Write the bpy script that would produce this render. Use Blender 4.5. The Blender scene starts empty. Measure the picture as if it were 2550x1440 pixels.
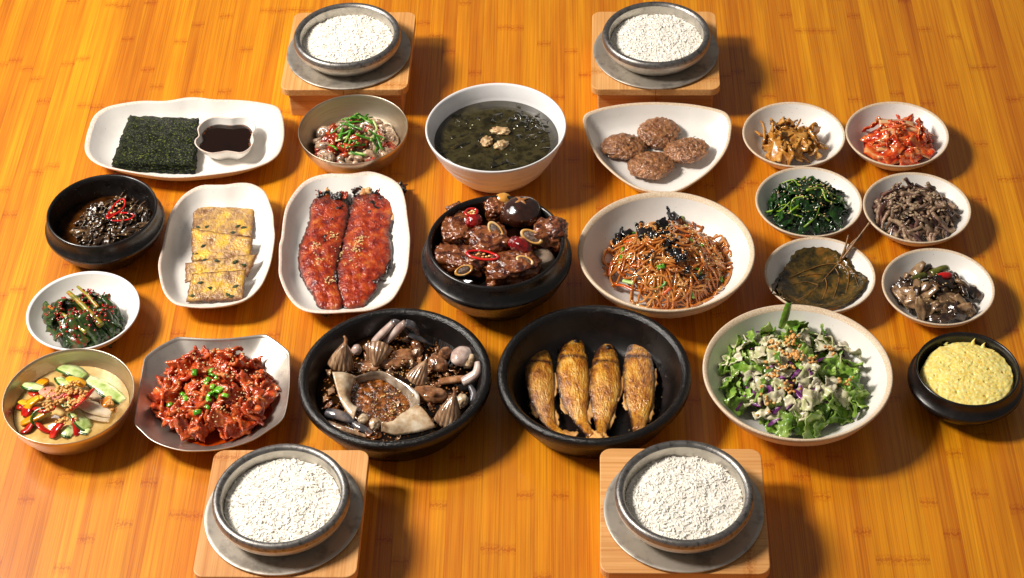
import bpy, bmesh, math, random
from mathutils import Vector, Matrix, noise, Euler
rnd = random.Random(11)
U = rnd.uniform
pi = math.pi
sc = bpy.context.scene
col = sc.collection

# ------------------------------------------------------------------ camera
CAM = Vector((0.0, -1.68799, 1.61736))
RT = Vector((0.99914986, -0.02852151, -0.02976707)).normalized()
FW = Vector((0.0, 0.72205194, -0.69183885)).normalized()
UP = RT.cross(FW).normalized()
FPX = 4863.2
cd = bpy.data.cameras.new('camera'); cam = bpy.data.objects.new('camera', cd); col.objects.link(cam)
cam.matrix_world = Matrix(((RT.x, UP.x, -FW.x, CAM.x), (RT.y, UP.y, -FW.y, CAM.y), (RT.z, UP.z, -FW.z, CAM.z), (0, 0, 0, 1)))
cd.sensor_width = 36.0; cd.lens = FPX / 2550 * 36; cd.clip_start = 0.05; cd.clip_end = 50
sc.camera = cam

# ------------------------------------------------------------------ light
w = bpy.data.worlds.new('World'); sc.world = w; w.use_nodes = True
bg = w.node_tree.nodes['Background']; bg.inputs[0].default_value = (1.0, 0.95, 0.9, 1); bg.inputs[1].default_value = 0.15
def lamp(name, loc, target, size, power, color):
    d = bpy.data.lights.new(name, 'AREA'); d.shape = 'DISK'; d.size = size; d.energy = power; d.color = color
    o = bpy.data.objects.new(name, d); col.objects.link(o); o.location = loc
    o.rotation_euler = (Vector(target) - Vector(loc)).to_track_quat('-Z', 'Y').to_euler()
    return o
lamp('key_lamp', (-2.1, 0.07, 2.3), (0, 0, 0), 0.64, 140, (1.0, 0.93, 0.84))
lamp('soft_lamp', (-1.5, 0.78, 1.6), (-0.2, 0, 0), 0.8, 15, (1.0, 0.95, 0.9))
sc.view_settings.view_transform = 'Standard'; sc.view_settings.look = 'None'
sc.view_settings.exposure = 0.0; sc.view_settings.gamma = 1.0; sc.view_settings.use_curve_mapping = False

# ------------------------------------------------------------------ helpers
def P(x, y, z=0.0):
    d = FW + RT * ((x - 1275) / FPX) - UP * ((y - 720) / FPX)
    return CAM + d * ((z - CAM.z) / d.z)
def crop(s, ox, oy):
    return lambda x, y, z=0.0: P(ox + x / s, oy + y / s, z)
def lin(c):
    f = lambda v: v / 12.92 if v <= 0.04045 else ((v + 0.055) / 1.055) ** 2.4
    return tuple(f(v / 255) for v in c) + (1.0,)
N3 = lambda x, y, z: noise.noise(Vector((x, y, z)))
def FB(v, o=3):
    s = 0; a = 1.0; f = 1.0
    for _ in range(o):
        s += a * noise.noise(v * f); a *= 0.5; f *= 2.1
    return s

def mesh(name, V, F, mat=None, smooth=True, recalc=False):
    me = bpy.data.meshes.new(name)
    me.from_pydata([tuple(v) for v in V], [], F)
    if recalc:
        bm = bmesh.new(); bm.from_mesh(me); bmesh.ops.recalc_face_normals(bm, faces=bm.faces); bm.to_mesh(me); bm.free()
    if smooth: me.polygons.foreach_set('use_smooth', [True] * len(me.polygons))
    if mat: me.materials.append(mat)
    me.update()
    return me
def obj(name, me, parent=None, loc=None, rot=None, scale=None):
    o = bpy.data.objects.new(name, me); col.objects.link(o)
    if parent: o.parent = parent
    if loc is not None: o.location = loc
    if rot is not None:
        if isinstance(rot, Matrix): o.rotation_euler = rot.to_euler()
        else: o.rotation_euler = rot
    if scale is not None: o.scale = scale if hasattr(scale, '__len__') else (scale,) * 3
    return o
def tag(o, label, cat, group=None, kind=None):
    o['label'] = label; o['category'] = cat
    if group: o['group'] = group
    if kind: o['kind'] = kind
    return o
def empty(name, loc, rz=0):
    o = bpy.data.objects.new(name, None); col.objects.link(o); o.location = loc; o.rotation_euler = (0, 0, rz); o.empty_display_size = 0.02
    return o

# ------------------------------------------------------------------ materials
def nodes(name):
    m = bpy.data.materials.new(name); m.use_nodes = True
    nt = m.node_tree; b = nt.nodes['Principled BSDF']
    return m, nt, b
def N(nt, t, **kw):
    n = nt.nodes.new(t)
    for k, v in kw.items():
        if k in n.inputs: n.inputs[k].default_value = v
        else: setattr(n, k, v)
    return n
def ramp(nt, fac, stops):
    r = nt.nodes.new('ShaderNodeValToRGB'); e = r.color_ramp.elements
    while len(e) < len(stops): e.new(0.5)
    for el, (p, c) in zip(e, stops): el.position = p; el.color = c
    nt.links.new(fac, r.inputs[0]); return r
def coords(nt, stretch=(1, 1, 1), rand=True):
    tc = N(nt, 'ShaderNodeTexCoord'); mp = N(nt, 'ShaderNodeMapping'); mp.inputs['Scale'].default_value = stretch
    nt.links.new(tc.outputs['Object'], mp.inputs[0])
    if rand:
        oi = N(nt, 'ShaderNodeObjectInfo'); mu = N(nt, 'ShaderNodeMath', operation='MULTIPLY'); mu.inputs[1].default_value = 7.3
        nt.links.new(oi.outputs['Random'], mu.inputs[0]); nt.links.new(mu.outputs[0], mp.inputs['Location'])
    return mp.outputs[0]
def food(name, cols, s=120, rough=0.35, bump=0.4, bs=500, coat=0.0, sss=0.0, spec=0.5, vary=0.25, stretch=(1, 1, 1), bd=0.001, metal=0.0, ripple=None, rv=0.0, det=6, spread=0.16, trans=0.0, sssr=None):
    m, nt, b = nodes(name); L = nt.links
    if coat and bump: bs *= 0.72; bd *= 1.0
    coat = min(1.0, coat * 1.7)
    c = coords(nt, stretch)
    n1 = N(nt, 'ShaderNodeTexNoise', Scale=s, Detail=det, Roughness=0.62); L.new(c, n1.inputs['Vector'])
    k = len(cols)
    st = [(0.5 - spread + 2 * spread * i / max(1, k - 1), lin(cc)) for i, cc in enumerate(cols)] if k > 1 else [(0.4, lin(cols[0])), (0.6, lin(cols[0]))]
    r = ramp(nt, n1.outputs[0], st)
    hs = N(nt, 'ShaderNodeHueSaturation'); oi = N(nt, 'ShaderNodeObjectInfo'); mr = N(nt, 'ShaderNodeMapRange')
    mr.inputs[3].default_value = 1 - vary; mr.inputs[4].default_value = 1 + vary
    L.new(oi.outputs['Random'], mr.inputs[0]); L.new(mr.outputs[0], hs.inputs['Value']); L.new(r.outputs[0], hs.inputs['Color'])
    L.new(hs.outputs[0], b.inputs['Base Color'])
    b.inputs['Roughness'].default_value = rough; b.inputs['Specular IOR Level'].default_value = spec; b.inputs['Metallic'].default_value = metal
    b.inputs['Coat Weight'].default_value = coat; b.inputs['Coat Roughness'].default_value = 0.06
    if trans: b.inputs['Transmission Weight'].default_value = trans; b.inputs['IOR'].default_value = 1.36
    if sss:
        b.inputs['Subsurface Weight'].default_value = sss; b.inputs['Subsurface Radius'].default_value = (1, 0.5, 0.25) if not sssr else (1, 0.95, 0.9); b.inputs['Subsurface Scale'].default_value = sssr or 0.004
    if rv:
        n3 = N(nt, 'ShaderNodeTexNoise', Scale=s * 0.7, Detail=4.0); L.new(c, n3.inputs['Vector'])
        m3 = N(nt, 'ShaderNodeMapRange'); m3.inputs[1].default_value = 0.35; m3.inputs[2].default_value = 0.65; m3.inputs[3].default_value = max(0.03, rough - rv); m3.inputs[4].default_value = min(1, rough + rv)
        L.new(n3.outputs[0], m3.inputs[0]); L.new(m3.outputs[0], b.inputs['Roughness'])
    if bump:
        n2 = N(nt, 'ShaderNodeTexNoise', Scale=bs, Detail=3.0, Roughness=0.6); L.new(c, n2.inputs['Vector'])
        bp = N(nt, 'ShaderNodeBump', Strength=bump, Distance=bd); L.new(n2.outputs[0], bp.inputs['Height']); L.new(bp.outputs[0], b.inputs['Normal'])
        if coat: L.new(bp.outputs[0], b.inputs['Coat Normal'])
    return m

def add_tone(m, dark, s=150, gain=1.0):
    """browned or charred skin: mixes towards a darker pigment where the mesh carries 'tone'"""
    nt = m.node_tree; b = nt.nodes['Principled BSDF']; src = b.inputs['Base Color'].links[0].from_socket
    at = N(nt, 'ShaderNodeAttribute', attribute_name='tone'); nz_ = N(nt, 'ShaderNodeTexNoise', Scale=float(s), Detail=4.0)
    nt.links.new(coords(nt), nz_.inputs['Vector'])
    a = N(nt, 'ShaderNodeMath', operation='MULTIPLY_ADD'); a.inputs[1].default_value = 1.5; a.inputs[2].default_value = -0.75; nt.links.new(nz_.outputs[0], a.inputs[0])
    c = N(nt, 'ShaderNodeMath', operation='ADD', use_clamp=True); nt.links.new(at.outputs['Fac'], c.inputs[0]); nt.links.new(a.outputs[0], c.inputs[1])
    g = N(nt, 'ShaderNodeMath', operation='MULTIPLY', use_clamp=True); nt.links.new(c.outputs[0], g.inputs[0]); nt.links.new(at.outputs['Fac'], g.inputs[1])
    g2 = N(nt, 'ShaderNodeMath', operation='MULTIPLY', use_clamp=True); g2.inputs[1].default_value = gain; nt.links.new(g.outputs[0], g2.inputs[0])
    mx = N(nt, 'ShaderNodeMix', data_type='RGBA'); nt.links.new(g2.outputs[0], mx.inputs['Factor']); nt.links.new(src, mx.inputs['A']); mx.inputs['B'].default_value = lin(dark)
    nt.links.new(mx.outputs['Result'], b.inputs['Base Color'])
def tone(me, vals):
    a = me.attributes.new('tone', 'FLOAT', 'POINT'); a.data.foreach_set('value', vals); return me
def wood(name, cols, streak=260, rough=0.35, node=True, vary=0.12, coat=0.0, fine=760, dark=0.75):
    """bamboo strip: fine fibres along local Y, a knuckle every third of a metre"""
    m, nt, b = nodes(name); L = nt.links
    tc = N(nt, 'ShaderNodeTexCoord'); oi = N(nt, 'ShaderNodeObjectInfo')
    sh = N(nt, 'ShaderNodeCombineXYZ'); mu = N(nt, 'ShaderNodeMath', operation='MULTIPLY'); mu.inputs[1].default_value = 31.7; L.new(oi.outputs['Random'], mu.inputs[0])
    L.new(mu.outputs[0], sh.inputs[0]); L.new(mu.outputs[0], sh.inputs[1]); L.new(mu.outputs[0], sh.inputs[2])
    ad = N(nt, 'ShaderNodeVectorMath', operation='ADD'); L.new(tc.outputs['Object'], ad.inputs[0]); L.new(sh.outputs[0], ad.inputs[1])
    def st(scale):
        mp = N(nt, 'ShaderNodeMapping'); mp.inputs['Scale'].default_value = scale; L.new(ad.outputs[0], mp.inputs[0]); return mp.outputs[0]
    n1 = N(nt, 'ShaderNodeTexNoise', Scale=1.0, Detail=5.0, Roughness=0.65); L.new(st((streak, 3, streak)), n1.inputs['Vector'])
    n2 = N(nt, 'ShaderNodeTexNoise', Scale=1.0, Detail=2.0); L.new(st((fine, 5, fine)), n2.inputs['Vector'])
    n3 = N(nt, 'ShaderNodeTexNoise', Scale=1.0, Detail=3.0); L.new(st((22, 5, 22)), n3.inputs['Vector'])
    r = ramp(nt, n1.outputs[0], [(0.30, lin(cols[0])), (0.5, lin(cols[1])), (0.70, lin(cols[2]))])
    # fibres
    fr = ramp(nt, n2.outputs[0], [(0.34, (dark, dark * 0.93, dark * 0.85, 1)), (0.5, (1, 1, 1, 1)), (0.66, (1.08, 1.08, 1.1, 1))])
    mx = N(nt, 'ShaderNodeMix', data_type='RGBA', blend_type='MULTIPLY'); mx.inputs['Factor'].default_value = 1.0
    L.new(r.outputs[0], mx.inputs['A']); L.new(fr.outputs[0], mx.inputs['B'])
    last = mx.outputs['Result']; hgt = n2.outputs[0]
    r3 = ramp(nt, n3.outputs[0], [(0.35, (0.86, 0.8, 0.7, 1)), (0.62, (1.06, 1.08, 1.15, 1))])
    mx3 = N(nt, 'ShaderNodeMix', data_type='RGBA', blend_type='MULTIPLY'); mx3.inputs['Factor'].default_value = 0.8
    L.new(last, mx3.inputs['A']); L.new(r3.outputs[0], mx3.inputs['B']); last = mx3.outputs['Result']
    if node:
        se = N(nt, 'ShaderNodeSeparateXYZ'); L.new(tc.outputs['Object'], se.inputs[0])
        a = N(nt, 'ShaderNodeMath', operation='MULTIPLY_ADD'); a.inputs[1].default_value = 1 / 0.23; L.new(se.outputs[1], a.inputs[0]); L.new(mu.outputs[0], a.inputs[2])
        wob = N(nt, 'ShaderNodeTexNoise', Scale=1.0, Detail=3.0); L.new(st((520, 240, 520)), wob.inputs['Vector'])
        a2 = N(nt, 'ShaderNodeMath', operation='MULTIPLY_ADD'); a2.inputs[1].default_value = 0.065; L.new(wob.outputs[0], a2.inputs[0]); L.new(a.outputs[0], a2.inputs[2])
        f = N(nt, 'ShaderNodeMath', operation='FRACT'); L.new(a2.outputs[0], f.inputs[0])
        s_ = N(nt, 'ShaderNodeMath', operation='SUBTRACT'); s_.inputs[1].default_value = 0.5; L.new(f.outputs[0], s_.inputs[0])
        ab = N(nt, 'ShaderNodeMath', operation='ABSOLUTE'); L.new(s_.outputs[0], ab.inputs[0])
        kr = ramp(nt, ab.outputs[0], [(0.005, (0.72, 0.54, 0.38, 1)), (0.013, (1.08, 1.08, 1.0, 1)), (0.020, (0.84, 0.72, 0.56, 1)), (0.034, (1, 1, 1, 1))])
        mk = N(nt, 'ShaderNodeMix', data_type='RGBA', blend_type='MULTIPLY'); mk.inputs['Factor'].default_value = 0.9
        L.new(last, mk.inputs['A']); L.new(kr.outputs[0], mk.inputs['B']); last = mk.outputs['Result']
    hs = N(nt, 'ShaderNodeHueSaturation'); mr = N(nt, 'ShaderNodeMapRange'); mr.inputs[3].default_value = 1 - vary; mr.inputs[4].default_value = 1 + vary
    L.new(oi.outputs['Random'], mr.inputs[0]); L.new(mr.outputs[0], hs.inputs['Value'])
    mh = N(nt, 'ShaderNodeMapRange'); mh.inputs[3].default_value = 0.5 - vary * 0.05; mh.inputs[4].default_value = 0.5 + vary * 0.05; L.new(oi.outputs['Random'], mh.inputs[0]); L.new(mh.outputs[0], hs.inputs['Hue'])
    L.new(last, hs.inputs['Color']); L.new(hs.outputs[0], b.inputs['Base Color'])
    b.inputs['Roughness'].default_value = rough; b.inputs['Coat Weight'].default_value = coat; b.inputs['Coat Roughness'].default_value = 0.22
    bp = N(nt, 'ShaderNodeBump', Strength=0.25, Distance=0.0004); L.new(hgt, bp.inputs['Height']); L.new(bp.outputs[0], b.inputs['Normal'])
    return m

def glaze(name, c, rough=0.3, speck=True, rib=(900, 0, 0)):
    m, nt, b = nodes(name); L = nt.links
    tc = N(nt, 'ShaderNodeTexCoord')
    n1 = N(nt, 'ShaderNodeTexNoise', Scale=26.0, Detail=4.0); L.new(tc.outputs['Object'], n1.inputs['Vector'])
    a = lin(c); d = tuple(v * 0.93 for v in a[:3]) + (1,)
    r = ramp(nt, n1.outputs[0], [(0.35, d), (0.6, a)])
    last = r.outputs[0]
    if speck:
        n2 = N(nt, 'ShaderNodeTexNoise', Scale=420.0, Detail=1.0); L.new(tc.outputs['Object'], n2.inputs['Vector'])
        r2 = ramp(nt, n2.outputs[0], [(0.205, (0.3, 0.25, 0.2, 1)), (0.225, (1, 1, 1, 1))])
        mx = N(nt, 'ShaderNodeMix', data_type='RGBA', blend_type='MULTIPLY'); mx.inputs['Factor'].default_value = 0.9
        L.new(last, mx.inputs['A']); L.new(r2.outputs[0], mx.inputs['B']); last = mx.outputs['Result']
    L.new(last, b.inputs['Base Color']); b.inputs['Roughness'].default_value = rough
    wv = N(nt, 'ShaderNodeTexWave', Scale=260.0, Distortion=1.2, Detail=1.0); L.new(tc.outputs['Object'], wv.inputs['Vector'])
    bp = N(nt, 'ShaderNodeBump', Strength=0.12, Distance=0.0004); L.new(wv.outputs['Fac'], bp.inputs['Height']); L.new(bp.outputs[0], b.inputs['Normal'])
    return m

def steel(name, c, rough, rv, s=60, stretch=(1, 1, 1), metal=1.0, bump=0.06, dark=0.6, bs=900):
    d = tuple(v * dark for v in c)
    return food(name, [d, c, c], s=s, rough=rough, rv=rv, metal=metal, bump=bump, bs=bs, bd=0.0006, vary=0.0, stretch=stretch)

# ------------------------------------------------------------------ shape builders
_ico = {}
def ico(sub):
    if sub not in _ico:
        bm = bmesh.new(); bmesh.ops.create_icosphere(bm, subdivisions=sub, radius=1.0)
        _ico[sub] = ([v.co.copy() for v in bm.verts], [tuple(v.index for v in f.verts) for f in bm.faces]); bm.free()
    return _ico[sub]
def blob(rx, ry, rz, seed=0, amp=0.15, freq=2.0, sub=3, box=1.0, oct_=3, fn=None):
    Vs, F = ico(sub); out = []; so = Vector((seed * 3.1, seed * 1.7, seed * 0.9))
    for n in Vs:
        if box != 1.0:
            q = Vector([math.copysign(abs(c) ** box, c) for c in n]); q *= 1.0 / max(0.35, (abs(q.x) ** 4 + abs(q.y) ** 4 + abs(q.z) ** 4) ** 0.25) if box < 1 else 1
        else: q = n
        d = 1 + amp * FB(n * freq + so, oct_)
        v = Vector((q.x * rx * d, q.y * ry * d, q.z * rz * d))
        if fn: v = fn(v, n)
        out.append(v)
    return out, F
def solid_grid(G, t):
    nu, nv = len(G), len(G[0]); V = []; F = []
    nor = []
    for i in range(nu):
        for j in range(nv):
            du = G[min(i + 1, nu - 1)][j] - G[max(i - 1, 0)][j]; dv = G[i][min(j + 1, nv - 1)] - G[i][max(j - 1, 0)]
            n = du.cross(dv); n = n.normalized() if n.length > 1e-12 else Vector((0, 0, 1)); nor.append(n)
    for s in (1, -1):
        for i in range(nu):
            for j in range(nv):
                th = t(i / (nu - 1), j / (nv - 1)) if callable(t) else t
                V.append(G[i][j] + nor[i * nv + j] * (th * 0.5 * s))
    o = nu * nv; I = lambda i, j: i * nv + j
    for i in range(nu - 1):
        for j in range(nv - 1):
            F.append((I(i, j), I(i + 1, j), I(i + 1, j + 1), I(i, j + 1)))
            F.append((o + I(i, j), o + I(i, j + 1), o + I(i + 1, j + 1), o + I(i + 1, j)))
    for i in range(nu - 1):
        F.append((I(i, 0), o + I(i, 0), o + I(i + 1, 0), I(i + 1, 0)))
        F.append((I(i, nv - 1), I(i + 1, nv - 1), o + I(i + 1, nv - 1), o + I(i, nv - 1)))
    for j in range(nv - 1):
        F.append((I(0, j), I(0, j + 1), o + I(0, j + 1), o + I(0, j)))
        F.append((I(nu - 1, j), o + I(nu - 1, j), o + I(nu - 1, j + 1), I(nu - 1, j + 1)))
    return V, F
def flake(seed, L, W, t, bend=0.0, wav=0.0, wf=60, nu=9, nv=5, taper=None, edge=0.0, twist=0.0, cup=0.0, ef=3.0, side=0.0):
    G = []
    for i in range(nu + 1):
        u = -1 + 2 * i / nu; row = []
        ww = W / 2 * (taper(u) if taper else 1)
        for j in range(nv + 1):
            v = -1 + 2 * j / nv
            x = L / 2 * u; z = 0.0
            if bend:
                r = L / bend; ph = bend * u / 2; x = r * math.sin(ph); z = r * (math.cos(ph) - 1)
            y = ww * v; dz = cup * v * v
            if edge:
                y *= 1 + edge * N3(u * ef, v * ef * 0.4 + 9, seed * 1.3); x += edge * L * 0.25 * N3(v * ef, seed * 2.1, u)
            y += side * u * u
            dz += wav * (N3(x * wf, y * wf, seed * 5.3) + 0.5 * N3(x * wf * 2.3, y * wf * 2.3, seed * 3.3 + 8))
            if twist:
                a = twist * u; y, dz = y * math.cos(a) - dz * math.sin(a), y * math.sin(a) + dz * math.cos(a)
            row.append(Vector((x, y, z + dz)))
        G.append(row)
    return solid_grid(G, t)
def smoothpath(pts, n=8, closed=False):
    out = []; m = len(pts); pts = [Vector(p) for p in pts]
    rng = m if closed else m - 1
    for i in range(rng):
        g = (lambda k: pts[k % m]) if closed else (lambda k: pts[max(0, min(m - 1, k))])
        p0, p1, p2, p3 = g(i - 1), g(i), g(i + 1), g(i + 2)
        for k in range(n):
            t = k / n
            out.append(0.5 * ((2 * p1) + (p2 - p0) * t + (2 * p0 - 5 * p1 + 4 * p2 - p3) * t * t + (3 * p1 - p0 - 3 * p2 + p3) * t ** 3))
    if not closed: out.append(pts[-1])
    return out
def tube(path, rad, n=8, closed=False, flat=1.0, nrm=None):
    V = []; F = []; m = len(path); prev = None
    for i, p in enumerate(path):
        a = path[(i - 1) % m] if closed else path[max(0, i - 1)]; b = path[(i + 1) % m] if closed else path[min(m - 1, i + 1)]
        t = (b - a); t = t.normalized() if t.length > 1e-12 else Vector((1, 0, 0))
        if prev is None:
            ref = Vector((0, 0, 1)) if nrm is None else nrm
            if abs(t.dot(ref)) > 0.95: ref = Vector((0, 1, 0))
            x = t.cross(ref).normalized()
        else:
            x = (prev - t * prev.dot(t)); x = x.normalized() if x.length > 1e-9 else t.orthogonal().normalized()
        prev = x; y = x.cross(t)
        r = rad(i / max(1, m - 1)) if callable(rad) else rad
        for k in range(n):
            an = 2 * pi * k / n
            V.append(p + x * (math.cos(an) * r) + y * (math.sin(an) * r * flat))
    for i in range(m if closed else m - 1):
        for k in range(n):
            a = i * n + k; b = i * n + (k + 1) % n; i2 = (i + 1) % m
            F.append((a, i2 * n + k, i2 * n + (k + 1) % n, b))
    if not closed:
        F.append(tuple(range(n))); F.append(tuple(range((m - 1) * n + n - 1, (m - 1) * n - 1, -1)))
    return V, F
def join(parts):
    V = []; F = []
    for v, f in parts:
        o = len(V); V += list(v); F += [tuple(i + o for i in q) for q in f]
    return V, F
def xform(vf, M):
    return [M @ Vector(v) for v in vf[0]], vf[1]
def soften(prof, k):
    out = [prof[0]]
    for (a, b), (c, d) in zip(prof[:-1], prof[1:]):
        for i in range(1, k + 1): out.append((a + (c - a) * i / k, b + (d - b) * i / k))
    return out
def lathe(prof, outline=None, n=96, zf=None, i0=0, i1=None):
    """prof rows of (r, z); with outline the r are fractions of outline(theta)"""
    i1 = len(prof) - 1 if i1 is None else i1
    V = []; F = []; rows = []
    for i in range(i0, i1 + 1):
        r, z = prof[i]
        if r <= 1e-6:
            rows.append([len(V)] * n); V.append(Vector((0, 0, z)))
        else:
            rows.append(list(range(len(V), len(V) + n)))
            for k in range(n):
                a = 2 * pi * k / n; q = r * ((outline(a, r) if getattr(outline, 'two', False) else outline(a)) if outline else 1)
                V.append(Vector((q * math.cos(a), q * math.sin(a), z + (zf(a, r) if zf else 0))))
    for a, b in zip(rows[:-1], rows[1:]):
        for k in range(n):
            k2 = (k + 1) % n; f = [a[k], a[k2], b[k2], b[k]]
            g = []
            for q in f:
                if q not in g: g.append(q)
            if len(g) > 2: F.append(tuple(g))
    return V, F
def dish(name, prof, loc, mat, rim=None, rim_mat=None, outline=None, n=96, zf=None, rz=0.0, extra=()):
    """body mesh with the rim as a part of its own"""
    if rim is None:
        o = obj(name, mesh(name, *lathe(prof, outline, n, zf), mat, recalc=True), loc=loc, rot=(0, 0, rz)); return o
    o = empty(name, loc, rz)
    obj('body', mesh('body', *join([lathe(prof, outline, n, zf, 0, rim[0]), lathe(prof, outline, n, zf, rim[1])]), mat, recalc=False), o)
    obj('rim', mesh('rim', *lathe(prof, outline, n, zf, rim[0], rim[1]), rim_mat), o)
    return o
def polar(pts, c):
    """closed star-shaped outline through world points -> radius as a function of angle about c"""
    sp = smoothpath([Vector((p.x, p.y, 0)) for p in pts], 8, True)
    tab = sorted((math.atan2(p.y - c.y, p.x - c.x) % (2 * pi), math.hypot(p.x - c.x, p.y - c.y)) for p in sp)
    A = [t[0] for t in tab]; Rr = [t[1] for t in tab]
    A = [A[-1] - 2 * pi] + A + [A[0] + 2 * pi]; Rr = [Rr[-1]] + Rr + [Rr[0]]
    import bisect
    def f(a):
        a %= 2 * pi; i = max(1, min(len(A) - 1, bisect.bisect_left(A, a))); d = A[i] - A[i - 1]
        t = 0 if d < 1e-9 else (a - A[i - 1]) / d
        return Rr[i - 1] * (1 - t) + Rr[i] * t
    return f
def interp(tab):
    def f(r):
        for (a, b), (c, d) in zip(tab[:-1], tab[1:]):
            if a <= r <= c: return b + (d - b) * (r - a) / max(1e-9, c - a)
        return tab[-1][1]
    return f
def slab(pts, z0, z1, bev=0.0012):
    c = sum((Vector((p[0], p[1], 0)) for p in pts), Vector()) / len(pts); V = []; F = []; n = len(pts)
    def ring(ins, z):
        for p in pts:
            d = Vector((p[0], p[1], 0)) - c; k = max(0, 1 - ins / max(d.length, 1e-6)); q = c + d * k
            V.append(Vector((q.x, q.y, z)))
    ring(bev, z0); ring(0, z0 + bev); ring(0, z1 - bev); ring(bev * 0.3, z1 - bev * 0.3); ring(bev, z1)
    for r in range(4):
        for k in range(n): F.append((r * n + k, r * n + (k + 1) % n, (r + 1) * n + (k + 1) % n, (r + 1) * n + k))
    F.append(tuple(range(n - 1, -1, -1))); F.append(tuple(range(4 * n, 5 * n)))
    return V, F
def rrect(x0, x1, y0, y1, rads, k=6):
    out = []
    for (cx, cy, r, a0) in ((x1 - rads[0], y1 - rads[0], rads[0], 0), (x0 + rads[1], y1 - rads[1], rads[1], pi / 2), (x0 + rads[2], y0 + rads[2], rads[2], pi), (x1 - rads[3], y0 + rads[3], rads[3], 1.5 * pi)):
        for i in range(k + 1):
            a = a0 + pi / 2 * i / k; out.append((cx + r * math.cos(a), cy + r * math.sin(a)))
    return out
def dome(R_, H, p=1.0, ex=1.0, ey=1.0):
    return lambda x, y: H * max(0.0, 1 - (x / (R_ * ex)) ** 2 - (y / (R_ * ey)) ** 2) ** p
def heap(name, vars_, n, c, z0, R_, hf, label, cat, group, tilt=0.8, jit=0.35, yaw=None, rmin=0.0, lift=(0.7, 1.0), scl=(0.85, 1.15), ex=1.0, ey=1.0, over=0.0, dishin=None):
    out = []
    for i in range(n):
        for _ in range(30):
            r = R_ * math.sqrt(rnd.random()) ; a = U(0, 2 * pi)
            if r >= rmin * R_: break
        x, y = r * math.cos(a) * ex, r * math.sin(a) * ey
        e = 0.002; gx = (hf(x + e, y) - hf(x - e, y)) / (2 * e); gy = (hf(x, y + e) - hf(x, y - e)) / (2 * e)
        gx = max(-1.2, min(1.2, gx)); gy = max(-1.2, min(1.2, gy))
        nrm = Vector((-gx * tilt, -gy * tilt, 1)).normalized()
        q = Vector((0, 0, 1)).rotation_difference(nrm).to_matrix()
        yw = U(0, 2 * pi) if yaw is None else yaw[0] + U(-yaw[1], yaw[1])
        M = q @ Matrix.Rotation(yw, 3, 'Z') @ Euler((U(-jit, jit), U(-jit, jit), 0)).to_matrix()
        z = z0 + hf(x, y) * U(*lift) + over
        o = obj(name, rnd.choice(vars_), loc=(c.x + x, c.y + y, z), rot=M.to_4x4(), scale=U(*scl))
        tag(o, label, cat, group); out.append(o)
        if dishin: settle(o, *dishin)
    return out
def settle(o, dc, fin, rmax):
    """keep a piece inside its dish and out of its wall"""
    M = Matrix.LocRotScale(o.location, o.rotation_euler, o.scale)
    pts = [M @ v.co for v in o.data.vertices]
    far = max(pts, key=lambda p: math.hypot(p.x - dc.x, p.y - dc.y)); d = math.hypot(far.x - dc.x, far.y - dc.y)
    if d > rmax:
        k = (d - rmax) / d; sh = Vector((-(far.x - dc.x) * k, -(far.y - dc.y) * k, 0)); o.location = o.location + sh; pts = [p + sh for p in pts]
    pen = max(fin(math.hypot(p.x - dc.x, p.y - dc.y)) + .0003 - p.z for p in pts)
    if pen > 0: o.location.z += min(pen, .014)
def grains(n, c, hf, size, R_, seedr, ex=1.0, ey=1.0, off=0.0006, tilt=0.4, asp=(1.0, 0.55, 0.4), zmin=None, sub=1, spots=None):
    """many tiny seeds or crumbs as one mesh, lying on the surface hf(x, y)"""
    rr = random.Random(seedr); Vi, Fi = ico(sub); V = []; F = []
    for i in range(n):
        if spots:
            sx, sy, sr = rr.choice(spots); r = abs(rr.gauss(0, 0.5)) * sr; a = rr.uniform(0, 2 * pi); x, y = sx + r * math.cos(a), sy + r * math.sin(a)
        else:
            r = R_ * math.sqrt(rr.random()); a = rr.uniform(0, 2 * pi); x, y = r * math.cos(a) * ex, r * math.sin(a) * ey
        M = Euler((rr.uniform(-tilt, tilt), rr.uniform(-tilt, tilt), rr.uniform(0, 6.3))).to_matrix()
        s = size * rr.uniform(0.75, 1.25); z = hf(x, y) + off * rr.uniform(0.6, 1.6); o = len(V); ph = rr.uniform(0, 50)
        for v in Vi:
            k = 1 + 0.25 * noise.noise(v * 1.7 + Vector((ph, 0, 0)))
            V.append(M @ Vector((v.x * s * asp[0] * k, v.y * s * asp[1] * k, v.z * s * asp[2] * k)) + Vector((c.x + x, c.y + y, z)))
        F += [tuple(q + o for q in f) for f in Fi]
    return V, F
def surface(objs, c, R_, base, cell=0.002):
    """top of what lies in a dish, as a height lookup, so that seeds rest on it"""
    bpy.context.view_layer.update()
    H = {}
    for o in objs:
        mw = o.matrix_world
        for v in o.data.vertices:
            p = mw @ v.co; k = (int((p.x - c.x) // cell), int((p.y - c.y) // cell))
            if p.z > H.get(k, -1): H[k] = p.z
    def f(x, y):
        k = (int(x // cell), int(y // cell)); best = -1
        for dx in (-1, 0, 1):
            for dy in (-1, 0, 1):
                best = max(best, H.get((k[0] + dx, k[1] + dy), -1) - (0.0 if dx == dy == 0 else 0.0012))
        return best if best > 0 else base(math.hypot(x, y))
    return f
def stuff(name, vf, mat, label, cat, group=None):
    return tag(obj(name, mesh(name, vf[0], vf[1], mat)), label, cat, group, 'stuff')
def thing(name, vf, mat, label, cat, group=None, loc=None, rot=None, smooth=True, recalc=False):
    return tag(obj(name, mesh(name, vf[0], vf[1], mat, smooth, recalc), loc=loc, rot=rot), label, cat, group)
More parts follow.
